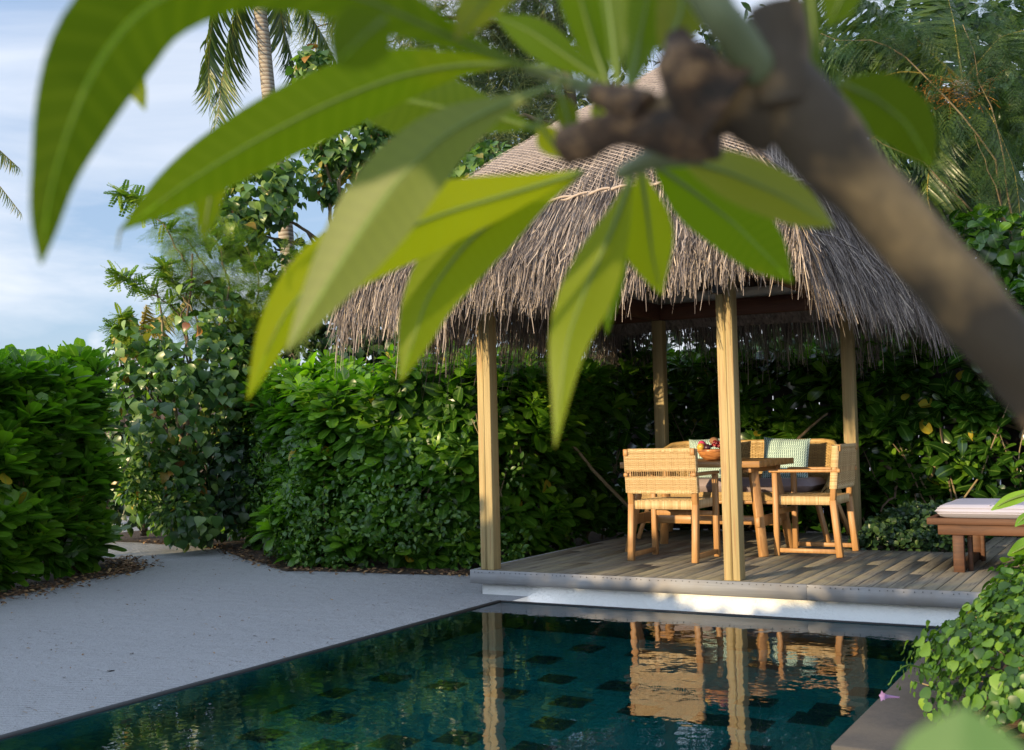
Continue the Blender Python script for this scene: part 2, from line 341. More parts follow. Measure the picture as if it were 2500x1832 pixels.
def frames(d, up):
    """Y along d, Z close to up"""
    Y = nrm(d); X = nrm(np.cross(Y, up)); Z = np.cross(X, Y); return X, Y, Z
def rosettes(mb, pos, axis, size, nl=13, tm=T_obov, cr=.0, dark=1):
    """whorls of leaves round a shoot tip"""
    n = len(pos); axis = nrm(axis); ref = rv(n); A = nrm(np.cross(axis, ref)); B = np.cross(axis, A); base = rng.uniform(0, 6.28, n); tint = rng.uniform(0, .9, n)
    for i in range(nl):
        f = i / (nl - 1); th = R(12) + f ** .8 * R(62) + rng.normal(0, .10, n); ph = base + i * 2.39996 + rng.normal(0, .15, n)
        rad = A * np.cos(ph)[:, None] + B * np.sin(ph)[:, None]
        d = axis * np.cos(th)[:, None] + rad * np.sin(th)[:, None]; up_ = axis * np.sin(th)[:, None] - rad * np.cos(th)[:, None]
        X, Y, Z = frames(d, up_ + .15 * rv(n)); sc = size * (.55 + .5 * min(1, f * 2)) * rng.uniform(.85, 1.12, n)
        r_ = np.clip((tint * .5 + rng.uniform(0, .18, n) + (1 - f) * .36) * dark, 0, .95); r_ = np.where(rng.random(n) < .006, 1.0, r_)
        mb.scatter(tm, pos + d * (.012) - axis * (f * size * .35)[..., None] if np.ndim(f * size) else pos - axis * (f * np.asarray(size) * .35), X, Y, Z, sc, r_)

def path_sample(path, n):
    P = np.array(path, float); seg = np.diff(P, axis=0); L = np.linalg.norm(seg, axis=1); cs = np.concatenate([[0], np.cumsum(L)])
    s = rng.uniform(0, cs[-1], n); i = np.clip(np.searchsorted(cs, s) - 1, 0, len(seg) - 1); f = (s - cs[i]) / L[i]
    p = P[i] + seg[i] * f[:, None]; d = seg[i] / L[i][:, None]; return p, np.stack([d[:, 1], -d[:, 0]], 1)   # outward = right of the path
def hedge(root, path, H, thick, n_front, n_top, n_in, size=.15, mat=None, tm=T_obov, nl=13, z0=.08, bulge=.22, stems=40, name='foliage', stem=True):
    Hf = H if callable(H) else (lambda p: np.full(len(p), float(H)))
    mb = MB()
    # front
    p, o_ = path_sample(path, n_front); h = Hf(p); z = z0 + (h - z0) * rng.random(n_front) ** .85
    nn = fbm(np.stack([p[:, 0], p[:, 1], z * 1.3], 1), 1.7)
    pos = np.stack([p[:, 0], p[:, 1], z], 1); O = np.concatenate([o_, np.zeros((n_front, 1))], 1)
    taper = np.clip((z / h - .75) * 4, 0, 1) ** 2 * .25 + np.clip(.15 - z / h, 0, 1) * 1.2
    pos += O * (bulge * nn * 1.35 - taper - .12 + rng.uniform(-.16, .04, n_front))[:, None]
    ax = O * rng.uniform(.3, .8, (n_front, 1)) + np.array([0, 0, 1.]) * (rng.uniform(.45, 1.1, n_front) + .5 * z / h)[:, None] + .30 * rv(n_front)
    rosettes(mb, pos, ax, size * rng.uniform(.7, 1.3, n_front), nl, tm)
    # top
    if n_top:
        p, o_ = path_sample(path, n_top); w = rng.uniform(0, thick, n_top); p2 = p - o_ * w[:, None]; h = Hf(p2)
        z = h + .13 * fbm(np.concatenate([p2, np.zeros((n_top, 1))], 1), 2.0) + rng.uniform(-.14, .09, n_top)
        pos = np.stack([p2[:, 0], p2[:, 1], z], 1); ax = np.array([0, 0, 1.]) + .45 * rv(n_top)
        rosettes(mb, pos, ax, size * rng.uniform(.8, 1.1, n_top), nl, tm)
    if n_in:
        p, o_ = path_sample(path, n_in); w = rng.uniform(.15, .6, n_in); p2 = p - o_ * w[:, None]; h = Hf(p2); z = z0 + (h - z0) * rng.random(n_in)
        pos = np.stack([p2[:, 0], p2[:, 1], z], 1); ax = np.concatenate([o_, np.full((n_in, 1), .6)], 1) + .8 * rv(n_in)
        rosettes(mb, pos, ax, size * rng.uniform(.8, 1.2, n_in), nl - 3, tm, dark=.2)  # interior shade put into the colour: inner leaves tinted darker
    fo = under(mb.build(name, mat), root)
    if stem:
        sb = MB(); p, o_ = path_sample(path, stems)
        for i in range(stems):
            h = float(Hf(p[i:i + 1])[0]); b = np.array([p[i, 0] - o_[i, 0] * .35, p[i, 1] - o_[i, 1] * .35, 0]); o3 = np.array([o_[i, 0], o_[i, 1], 0])
            t_ = np.array([-o_[i, 1], o_[i, 0], 0]) * rng.normal(0, .35); e = b + o3 * rng.uniform(-.1, .2) + t_ * 1.6 + np.array([0, 0, h * rng.uniform(.4, .8)])
            m_ = (b + e) / 2 + rv(1)[0] * .12; sb.tube([b, (b + m_) / 2 + rv(1)[0] * .03, m_, (m_ + e) / 2 + rv(1)[0] * .03, e], np.linspace(.014, .004, 5), 6, rnd=rng.random())
        under(sb.build('stems', M_bark, smooth=True), root)
    return fo
def clump(mb, c, r, n, tm, size, hang=.6, shell=.55, lo=0, hi=.9, flat=0):
    """leaves through an uneven ellipsoid"""
    c = np.array(tuple(c)); r = np.array(r, float); d = rv(n); rad = (shell + (1 - shell) * rng.random(n)) ** .8
    P = d * (rad * (1 + .22 * fbm(d * 2.0 + c, 1.6)))[:, None] * r
    g = fbm((P + c) * 1.0, 2.6); keep = g > -.55; P = P[keep]; d = d[keep]; n = len(P)
    out_ = nrm(P / (r * r)); dr = out_ * (1 - hang) + np.array([0, 0, -hang]) + .55 * rv(n); up_ = out_ * .6 + np.array([0, 0, .8]) + .5 * rv(n)
    X, Y, Z = frames(dr, up_); r_ = lo + (hi - lo) * rng.random(n); r_ = np.where(rng.random(n) < .03, rng.uniform(.93, 1, n), r_)
    mb.scatter(tm, P + c, X, Y, Z, size * rng.uniform(.65, 1.25, n), r_)
def limbs(mb, pts, r0, r1, n=7, wob=.03):
    P = np.array([tuple(p) for p in pts], float); k = max(6, 4 * len(P)); t_ = np.linspace(0, len(P) - 1, k)
    Q = np.stack([np.interp(t_, range(len(P)), P[:, i]) for i in range(3)], 1)
    for _ in range(2): Q[1:-1] = (Q[:-2] + 2 * Q[1:-1] + Q[2:]) / 4
    Q[1:-1] += rng.normal(0, wob, Q[1:-1].shape); mb.tube(Q, np.linspace(r0, r1, k), n, rnd=rng.random()); return Q
def frond(mbl, mbr, pts, ll=.45, n=46, rnd=(0, .8), droop=.5, w=1.0):
    """palm frond: rachis through pts, two rows of hanging strips"""
    P = np.array([tuple(p) for p in pts], float); k = 24; t_ = np.linspace(0, len(P) - 1, k)
    Q = np.stack([np.interp(t_, range(len(P)), P[:, i]) for i in range(3)], 1)
    for _ in range(4): Q[1:-1] = (Q[:-2] + 2 * Q[1:-1] + Q[2:]) / 4
    mbr.tube(Q, np.linspace(.018, .004, k), 5, rnd=.7)
    f = np.linspace(.1, 1, n); idx = f * (k - 1); C_ = np.stack([np.interp(idx, range(k), Q[:, i]) for i in range(3)], 1)
    T = nrm(np.stack([np.interp(idx, range(k), np.gradient(Q, axis=0)[:, i]) for i in range(3)], 1))
    up_ = np.array([0, 0, 1.]) + 0 * T; sd = nrm(np.cross(T, up_ + .01)); nz = np.cross(sd, T)
    for sgn in (-1, 1):
        ln = ll * (np.sin(np.clip(f, .05, 1) * PI * .86 + .25) * .75 + .3)
        d = sd * sgn * .85 + T * .55 + np.array([0, 0, -droop]) * rng.uniform(.5, 1.3, (n, 1)) + .12 * rv(n)
        X, Y, Z = frames(d, nz + sd * sgn * .3 + .3 * rv(n)); mbl.scatter((T_strip[0] * np.array([w, 1, 1]), T_strip[1], T_strip[2]), C_, X, Y, Z, ln * rng.uniform(.85, 1.1, n), rnd[0] + (rnd[1] - rnd[0]) * rng.random(n))

# ================================================================== SETTING
ZG = -.03
gm = MB()
def flat(mb, x0, x1, y0, y1, z, rnd=.5): mb.add([(x0, y0, z), (x1, y0, z), (x1, y1, z), (x0, y1, z)], [(0, 1, 2, 3)], rnd=rnd)
flat(gm, -600, -4.25, -600, 900, ZG); flat(gm, -4.25, 600, -600, 1.2, ZG); flat(gm, -4.25, 600, 7.715, 900, ZG); flat(gm, -.2, 600, 1.2, 7.715, ZG)
struct(gm.build('ground', M_sand))
# pool
m, t, o = newmat('pool_mosaic')
tcx = t.nodes.new('ShaderNodeTexCoord'); sp = t.nodes.new('ShaderNodeSeparateXYZ'); t.links.new(tcx.outputs['Object'], sp.inputs[0])
jj = mathn('FLOOR', mathn('DIVIDE', mathn('ADD', sp.outputs[1], .1, tree=t), .20, tree=t), tree=t); sh_ = mathn('MULTIPLY', mathn('FLOORED_MODULO', mathn('MULTIPLY', jj, .37, tree=t), 1, tree=t), .4, tree=t); ii = mathn('FLOOR', mathn('DIVIDE', mathn('ADD', sp.outputs[0], sh_, tree=t), .20, tree=t), tree=t)
dk = mathn('MULTIPLY', mathn('LESS_THAN', mathn('FLOORED_MODULO', ii, 2, tree=t), .5, tree=t), mathn('LESS_THAN', mathn('FLOORED_MODULO', jj, 2, tree=t), .5, tree=t), tree=t)
wn = t.nodes.new('ShaderNodeTexWhiteNoise'); cx = t.nodes.new('ShaderNodeCombineXYZ'); t.links.new(ii, cx.inputs[0]); t.links.new(jj, cx.inputs[1]); t.links.new(cx.outputs[0], wn.inputs[0])
dk2 = mathn('GREATER_THAN', wn.outputs[0], .97, tree=t); keep = mathn('GREATER_THAN', wn.outputs[0], .42, tree=t)
dk = mathn('MAXIMUM', mathn('MULTIPLY', dk, keep, tree=t), dk2, tree=t)
br = t.nodes.new('ShaderNodeTexBrick'); br.inputs['Scale'].default_value = 1; br.inputs['Brick Width'].default_value = .20; br.inputs['Row Height'].default_value = .20; br.inputs['Mortar Size'].default_value = .004; br.offset = 0
br.inputs['Color1'].default_value = (.004, .105, .095, 1); br.inputs['Color2'].default_value = (.008, .150, .135, 1); br.inputs['Mortar'].default_value = (.01, .09, .09, 1); t.links.new(tcx.outputs['Object'], br.inputs[0])
principled(t, o, Base_Color=mixc(t, dk, br.outputs[0], (.006, .018, .016)), Roughness=.5); M_mosaic = m
pm = MB(); flat(pm, -4.2, -.2, 1.2, 7.195, -1.0)
struct(pm.build('pool_floor', M_mosaic))
m, t, o = newmat('pool_side'); principled(t, o, Base_Color=mixc(t, noise(t, s=12), (.006, .10, .10), (.01, .14, .14)), Roughness=.5); M_pside = m
pm = MB(); pm.b2(-4.238, -4.2, 1.2, 7.22, -1, -.008); pm.b2(-4.2, -.2, 7.195, 7.22, -1, -.008); pm.b2(-4.2, -.2, 1.15, 1.2, -1, -.03); pm.b2(-.2, -.15, 1.15, 7.2, -1, -.03)
struct(pm.build('pool_side', M_pside))
m, t, o = newmat('dark_stone'); nz_ = noise(t, s=55, detail=5); c = mixc(t, nz_, (.022, .021, .022), (.058, .055, .054)); c = mixc(t, ramp(t, noise(t, s=2.5, detail=4), [(.4, (0, 0, 0)), (.65, (1, 1, 1))]), c, (.068, .061, .052)); p = principled(t, o, Base_Color=c, Roughness=.8); bump(t, nz_, p, .5, .006); M_stone = m
m, t, o = newmat('wet_stone'); principled(t, o, Base_Color=(.022, .022, .022), Roughness=.7); M_wet = m
pm = MB(); pm.b2(-4.240, -4.198, 1.2, 7.222, -.006, .007); pm.b2(-4.198, -.9, 7.193, 7.222, -.006, .007)
tag(pm.build('pool_rim', M_wet), 'thin dark wet overflow rim along the sand side and far end of the pool', 'pool rim')
pm = MB(); flat(pm, -4.25, 2, 7.222, 7.70, -.35); struct(pm.build('overflow_gutter', M_stone))
# water
m, t, o = newmat('water'); fr = t.nodes.new('ShaderNodeFresnel'); fr.inputs[0].default_value = 1.5
gl = t.nodes.new('ShaderNodeBsdfGlossy'); gl.inputs['Roughness'].default_value = 0.0; gl.inputs[0].default_value = (.96, .97, 1, 1)
tr = t.nodes.new('ShaderNodeBsdfRefraction'); tr.inputs[0].default_value = (.50, .93, .95, 1); tr.inputs['IOR'].default_value = 1.33; tr.inputs['Roughness'].default_value = 0
n1 = noise(t, (1, 1, 1), 5.0, 2, .5); n2 = noise(t, (1, 1, 1), 22, 1, .5); h = mathn('ADD', n1, mathn('MULTIPLY', n2, .14, tree=t), tree=t)
b = t.nodes.new('ShaderNodeBump'); b.inputs['Strength'].default_value = 1; b.inputs['Distance'].default_value = .0019; t.links.new(h, b.inputs['Height'])
t.links.new(b.outputs[0], gl.inputs['Normal']); t.links.new(b.outputs[0], fr.inputs['Normal']); t.links.new(b.outputs[0], tr.inputs['Normal'])
mx = t.nodes.new('ShaderNodeMixShader'); t.links.new(fr.outputs[0], mx.inputs[0]); t.links.new(tr.outputs[0], mx.inputs[1]); t.links.new(gl.outputs[0], mx.inputs[2]); t.links.new(mx.outputs[0], o.inputs[0])
pm = MB(); flat(pm, -4.2, -.2, 1.2, 7.195, 0); struct(pm.build('pool_water', m))
# planter block with coping
root = thing('planter', 'dark stone planter block jutting into the pool at the right', 'planter', (-.4, 5.7, 0))
pm = MB(); pm.b2(-1.06, 2.5, 4.29, 7.62, -1, .0); under(pm.build('wall', M_stone), root)
pm = MB(); pm.b2(-1.1, -.74, 4.25, 7.62, .002, .045); pm.b2(-.738, 2.5, 4.25, 4.6, .002, .045); under(pm.build('coping', M_stone, bevel=.006), root)
pm = MB(); pm.b2(-.736, 2.5, 4.602, 7.62, .0, .03); under(pm.build('soil', M_soil), root)
# soil / litter beds under the hedges
def bed(name, outline, z, seed):
    P = np.array(outline, float); c = P.mean(0); mb = MB(); Q = []
    n = len(P); pts = []
    for i in range(n):
        a, b_ = P[i], P[(i + 1) % n]
        for f in np.linspace(0, 1, 14)[:-1]:
            p_ = a + (b_ - a) * f; pts.append(p_ + .07 * np.array([fbm(np.array([[p_[0] * 3, p_[1] * 3, seed]]))[0], fbm(np.array([[p_[1] * 3, p_[0] * 3, seed + 4]]))[0]]))
    V = [(c[0], c[1], z)] + [(q[0], q[1], z) for q in pts]; k = len(pts)
    mb.add(V, None, [(0, 1 + i, 1 + (i + 1) % k) for i in range(k)]); return struct(mb.build(name, M_soil))
bed('soil_bed', [(-14, 3.0), (-8.15, 4.6), (-8.25, 6.1), (-8.75, 7.95), (-9.6, 8.6), (-14, 9.5)], ZG + .005, 1)
bed('soil_bed', [(-12.6, 10.3), (-9.6, 9.95), (-8.4, 9.1), (-7.2, 8.35), (-5.6, 8.62), (-4.9, 8.8), (-4.95, 13.5), (-12.6, 13.5)], ZG + .005, 3)
bed('soil_bed', [(-5, 11.47), (-1.4, 11.47), (3.5, 11.47), (3.5, 15), (-5, 15)], ZG + .005, 5)
# litter
mb = MB()
def litter(n, fx):
    P = np.array([fx() for _ in range(n)]); pos = np.concatenate([P, np.full((n, 1), ZG + .012)], 1) + np.array([0, 0, 1]) * rng.uniform(0, .02, (n, 1))
    X, Y, Z = frames(rv(n) * np.array([1, 1, .15]), np.array([0, 0, 1.]) + .35 * rv(n)); mb.scatter(T_ell, pos, X, Y, Z, rng.uniform(.02, .07, n), rng.random(n))
def edge_pts(path, spread):
    P = np.array(path, float)
    def f():
        i = rng.integers(len(P) - 1); q = P[i] + (P[i + 1] - P[i]) * rng.random(); return q + rng.normal(0, spread, 2)
    return f
litter(1300, edge_pts([(-8.2, 4.8), (-8.25, 6.1), (-8.8, 7.95), (-9.7, 8.6)], .13)); litter(900, edge_pts([(-11, 10.2), (-9.6, 9.95), (-8.4, 9.15), (-7.2, 8.4), (-5.6, 8.7), (-4.9, 8.75)], .10))
struct(tag(mb.build('leaf_litter', M_litter), 'brown fallen leaf litter along the foot of the hedges', 'leaf litter'), 'stuff')
mb = MB(); n = 700; P = np.stack([rng.uniform(-8.5, -4.3, n), rng.uniform(2.8, 9.5, n)], 1); pos = np.concatenate([P, np.full((n, 1), ZG + .006)], 1)
X, Y, Z = frames(rv(n) * np.array([1, 1, .05]), np.array([0, 0, 1.]) + .3 * rv(n)); mb.scatter(T_ell, pos, X * rng.uniform(.1, 1, (n, 1)), Y, Z, rng.uniform(.008, .045, n) * rng.uniform(.4, 1, n) * np.where(rng.random(n) < .04, 2.0, 1), rng.random(n))
struct(tag(mb.build('sand_debris', M_litter), 'tiny twigs and dry leaf bits scattered on the white sand', 'debris'), 'stuff')

# ================================================================== DECK
DZ = .158
deck = thing('wooden_deck', 'weathered grey plank deck on a white plastered plinth beside the pool', 'deck', (-2, 9, 0))
mb = MB(); x = -4.73; 
while x < 3.2:
    y1 = 11.47 if x < -2.4 or x > -1.45 else 10.0
    cuts = [7.668] + sorted([rng.uniform(8.3, 10.9)] if rng.random() < .6 else []) + [y1]
    for a, b_ in zip(cuts[:-1], cuts[1:]):
        if b_ > y1: b_ = y1
        if b_ - a > .05: mb.b2(x + .003, x + .097, a, b_ - .004, DZ - .028 + rng.uniform(-.001, .001), DZ + rng.uniform(-.0012, .0012), rnd=rng.random())
    x += .1013
under(mb.build('boards', M_deck, bevel=.003), deck)
mb = MB(); mb.b2(-4.733, -2.1, 7.638, 7.664, .057, .1595, rnd=.6); mb.b2(-2.097, .6, 7.638, 7.664, .057, .1595, rnd=.75); mb.b2(.603, 3.2, 7.638, 7.664, .057, .1595, rnd=.5); mb.b2(-4.733, -4.708, 7.668, 11.47, .057, .1595, rnd=.5); nb = mb; x = -4.69
while x < 1.5:
    nb.box((x, 7.636, .145 + rng.uniform(-.003, .003)), (.005, .004, .005)); x += rng.choice([.033, .067, .05])
fb = under(nb.build('fascia_board', M_fascia), deck); fb.data.materials.append(M_black)
for k, pl in enumerate(fb.data.polygons): pl.material_index = 1 if k >= 24 else 0
mb = MB(); mb.b2(-4.655, 3.2, 7.69, 7.74, -.4, .12); mb.b2(-4.655, -4.6, 7.742, 11.4, -.4, .12); under(mb.build('plinth_wall', M_plaster), deck)
mb = MB(); mb.b2(-2.42, -1.43, 9.985, 10.015, .06, .150); mb.b2(-2.43, -2.40, 10.02, 11.44, .06, .15); mb.b2(-1.45, -1.42, 10.02, 11.44, .06, .15); under(mb.build('bed_edging', M_black), deck)

# ================================================================== GAZEBO
gz = thing('thatched_gazebo', 'open thatched gazebo on four timber posts with a net over its roof', 'gazebo', (-3.6, 9.45, 0))
XA0, XA1, XB0, XB1 = -4.662, -4.545, -2.686, -2.569; YF0, YF1, YB0, YB1 = 7.685, 7.802, 11.29, 11.407; BZ0, BZ1 = 2.38, 2.55
posts = []
for (x0, x1, y0, y1, rn) in ((XA0, XA1, YF0, YF1, 1.0), (XB0, XB1, YF0, YF1, .8), (XA0, XA1, YB0, YB1, .7), (XB0, XB1, YB0, YB1, .5)):
    mb = MB(); mb.b2(x0, x1, y0, y1, DZ, BZ0, rnd=rn); po = under(mb.build('post', M_post, bevel=.006, seg=2), gz); posts.append(po)
    if y0 == YF0:
        xc = x0 + (.052 if x0 == XA0 else .058); mb = MB(); mb.b2(xc - .008, xc + .008, y0 - .003, y0, DZ + .002, BZ0 - .01, rnd=1)
        s_ = mb.build('strip', M_post); s_.parent = po; s_.matrix_parent_inverse = (Matrix.Translation(gz.location) @ po.matrix_parent_inverse).inverted()
        mb = MB(); mb.tube([(x0 + .035, y0 - .055, 2.155), (x0 + .035, y0 - .055, 2.16), (x0 + .035, y0 - .055, 2.37), (x0 + .035, y0 - .055, 2.375)], [.036, .042, .042, .036], 20); mb.b2(x0 + .02, x0 + .05, y0 - .02, y0 + .002, 2.22, 2.30)
        under(mb.build('wall_lamp', M_black, smooth=False), gz)
for (a, b_, w, h) in (((XA0 - .5, YF0 + .058), (XB1 + .5, YF0 + .058), .07, 0), ((XA0 - .5, YB0 + .058), (XB1 + .5, YB0 + .058), .07, 0), ((XA0 + .058, YF0 + .095), (XA0 + .058, YB0 + .02), .07, 0), ((XB0 + .058, YF0 + .095), (XB0 + .058, YB0 + .02), .07, 0)):
    mb = MB(); mb.bar((*a, (BZ0 + BZ1) / 2), (*b_, (BZ0 + BZ1) / 2), w, BZ1 - BZ0, rnd=.8); under(mb.build('beam', M_beam, bevel=.004), gz)
AP = np.array([-3.6, 9.45, 4.5]); EZ = 2.42; ex0, ex1, ey0, ey1 = -5.32, -1.88, 6.9, 12.0
CN = [np.array(c + (EZ,)) for c in ((ex0, ey0), (ex1, ey0), (ex1, ey1), (ex0, ey1))]
FN = [np.array(v, float) for v in ((0, -1, 0), (1, 0, 0), (0, 1, 0), (-1, 0, 0))]
def roof(face, u, t_, off=0):
    """vectorised point on the thatch surface"""
    u = np.asarray(u, float)[..., None]; t_ = np.asarray(t_, float)[..., None]; a, b_ = CN[face], CN[(face + 1) % 4]
    P = a + (b_ - a) * u; P = P + (AP - P) * t_
    e = AP - (a + b_) / 2; nn = np.cross((b_ - a), e); nn /= np.linalg.norm(nn)
    nb = []
    for g_ in ((face - 1) % 4, (face + 1) % 4):
        n2 = np.cross(CN[(g_ + 1) % 4] - CN[g_], AP - (CN[g_] + CN[(g_ + 1) % 4]) / 2); n2 = n2 / np.linalg.norm(n2); nb.append(nrm(nn + n2))
    wu = np.abs(2 * np.clip(u, 0, 1) - 1) ** 3; nn = nrm(nn * (1 - wu) + np.where(u < .5, nb[0], nb[1]) * wu)
    bl = np.clip(t_, 0, 1); P = P + nn * (.20 * np.sin(PI * bl ** .75)) * (1 - .35 * (2 * np.clip(u, 0, 1) - 1) ** 2)
    P = P + nn * (.035 * fbm(P * 1.0, 2.2)[..., None] + off) * (1 - .5 * bl); return P
mb = MB()
for f in range(4):
    u, t_ = np.meshgrid(np.linspace(0, 1, 41), np.linspace(0, 1, 31)); V = roof(f, u, t_).reshape(-1, 3)
    mb.add(V, [(j * 41 + i, j * 41 + i + 1, (j + 1) * 41 + i + 1, (j + 1) * 41 + i) for j in range(30) for i in range(40)])
    u, t_ = np.meshgrid(np.linspace(0, 1, 21), np.linspace(0, .32, 9)); V = roof(f, u, t_, -.07).reshape(-1, 3) - np.array([0, 0, .03])
    mb.add(V, [(j * 21 + i, (j + 1) * 21 + i, (j + 1) * 21 + i + 1, j * 21 + i + 1) for j in range(8) for i in range(20)])
under(mb.build('thatch', M_tbase, smooth=True), gz)
mb = MB()
for f in range(4):
    u, t_ = np.meshgrid(np.linspace(0, 1, 11), np.linspace(.27, .98, 11)); V = roof(f, u, t_, -.26).reshape(-1, 3) - np.array([0, 0, .06])
    mb.add(V, [(j * 11 + i, (j + 1) * 11 + i, (j + 1) * 11 + i + 1, j * 11 + i + 1) for j in range(10) for i in range(10)])
under(mb.build('ceiling', M_beam, smooth=True), gz)
for (x0, x1, y0, y1) in ((XA0 - .1, XB1 + .1, YB0 + .075, YB0 + .09), (XA0 - .1, XB1 + .1, YF0 + .02, YF0 + .03), (XA0 + .03, XA0 + .04, YF1, YB0), (XB1 - .04, XB1 - .03, YF1, YB0)):
    mb = MB(); mb.b2(x0, x1, y0, y1, BZ1 + .001, BZ1 + .115); under(mb.build('frieze', M_ceil), gz)
for f in range(4):
    for u_ in ((0,) if f % 2 else (0, .5)):
        for k in ([0] if u_ == 0 else [0]):
            a = roof(f, u_, .22, 0) - np.array([0, 0, .36]); b_ = roof(f, u_, .95, 0) - np.array([0, 0, .50]); mb = MB(); mb.bar(a, b_, .05, .10, rnd=.4); under(mb.build('rafter', M_beam), gz)
for f in (1, 3):
    for u_ in (.33, .66):
        a = roof(f, u_, .24, 0) - np.array([0, 0, .36]); b_ = roof(f, u_, .9, 0) - np.array([0, 0, .50]); mb = MB(); mb.bar(a, b_, .045, .09, rnd=.4); under(mb.build('rafter', M_beam), gz)
# shaggy straw
mb = MB()
for f, n in ((0, 13000), (1, 7500), (2, 4200), (3, 6500)):
    slope = np.linalg.norm(AP - (CN[f] + CN[(f + 1) % 4]) / 2)
    t0 = np.concatenate([rng.uniform(0, .36, int(n * .62)), rng.uniform(-.0, .06, n - int(n * .62))]); u0 = rng.uniform(-.015, 1.015, n); L = (rng.uniform(.16, .46, n) if f == 1 else rng.uniform(.20, .52, n) if f != 0 else rng.uniform(.14, .38, n) * (1.30 - .55 * u0)) * 1.25 * (1 + .25 * fbm(np.stack([u0 * 9, t0 * 3, t0 * 0 + f], 1), 2)); L = np.where(t0 > .06, L * 1.35, L); L = np.where(rng.random(n) < .06, L * 1.35, L)
    du = rng.normal(0, .012, n); lift = rng.uniform(0, .05, n) ** 1; K = 5; pts = []; inw = rng.normal(.0, .05, n); lw = roof(f, .5, 0) * 0
    for k in range(K):
        s_ = k / (K - 1); tt = t0 - L * s_ / slope; over = np.clip(-tt, 0, None) * slope; P = roof(f, u0 + du * s_ ** 1.5, np.clip(tt, 0, 1), .012 + 0 * s_)
        P = P + np.array([0, 0, -1.]) * (over * .93)[:, None] + FN[f] * (over * .10 + inw * s_ * (over > 0))[:, None] + FN[f] * (lift * s_ ** 1.4)[:, None]
        P = P + rng.normal(0, .007, (n, 3)) * s_; pts.append(P)
    sd = nrm(np.cross(pts[-1] - pts[0], FN[f]) + .5 * rv(n)); wd = rng.uniform(.0026, .0062, n); V = []
    for k in range(K):
        w_ = (wd * (1 - .6 * (k / (K - 1)) ** 2))[:, None]; V += [pts[k] - sd * w_, pts[k] + sd * w_]
    V = np.stack(V, 1); Q = np.array([(2 * k, 2 * k + 1, 2 * k + 3, 2 * k + 2) for k in range(K - 1)])
    mb.add(V.reshape(-1, 3), (Q[None] + (np.arange(n) * 2 * K)[:, None, None]).reshape(-1, 4), rnd=np.repeat(np.clip(rng.beta(1.6, 1.8, n), 0, 1), 2 * K))
struct(under(mb.build('straw_fringe', M_thatch), gz), 'stuff')
# net
mb = MB(); TN = .175
for f in range(4):
    wid = np.linalg.norm(CN[(f + 1) % 4] - CN[f]); slope = np.linalg.norm(AP - (CN[f] + CN[(f + 1) % 4]) / 2); sp_ = .062
    for sgn in (-1, 1):
        for x0 in np.arange(-slope * 1.6, wid + slope * 1.6, sp_):
            # line in the unrolled face: x = x0 + sgn*1.5*y
            y = np.linspace(TN, .995, 40) * slope; x_ = x0 + sgn * 1.5 * (y - TN * slope); t_ = y / slope; hw = wid * (1 - t_) / 2; uu = (x_ - wid / 2 + hw) / np.maximum(2 * hw, 1e-3)
            ok = (uu >= 0) & (uu <= 1)
            if ok.sum() < 2: continue
            i0 = np.argmax(ok); i1 = len(ok) - np.argmax(ok[::-1]); uu_, tt_ = uu[i0:i1], t_[i0:i1]
            P = roof(f, uu_, tt_, .028); T_ = nrm(np.gradient(P, axis=0)); e = AP - (CN[f] + CN[(f + 1) % 4]) / 2; nn = np.cross(CN[(f + 1) % 4] - CN[f], e); nn /= np.linalg.norm(nn)
            sd = nrm(np.cross(T_, nn)) * .0034; P = P + .004 * fbm(P * 3, 3)[:, None] * nn; k = len(P); V = np.stack([P - sd, P + sd + nn * .001], 1).reshape(-1, 3)
            mb.add(V, [(2 * i, 2 * i + 1, 2 * i + 3, 2 * i + 2) for i in range(k - 1)], rnd=rng.uniform(.2, 1))
under(mb.build('net', M_net), gz)
mb = MB()
for f in range(4):
    for ph in (0, PI):
        u = np.linspace(0, 1, 120); s_ = u * (60 if f % 2 == 0 else 85); P = roof(f, u, TN + .008 * np.sin(u * 9 + f) + .006 * np.sin(u * 23), .035) + np.stack([0 * u, 0 * u, .012 * np.sin(s_ + ph)], 1) + FN[f] * (.012 * np.cos(s_ + ph))[:, None]
        mb.tube(P, .010, 6, rnd=.6, cap=False)
under(mb.build('net_rope', M_net, smooth=True), gz)
mb = MB(); mb.tube([AP + np.array([0, 0, -.35]), AP + np.array([0, 0, -.1]), AP + np.array([0, 0, .03]), AP + np.array([0, 0, .08])], [.24, .17, .09, .02], 14); under(mb.build('roof_cap', M_tbase, smooth=True), gz)

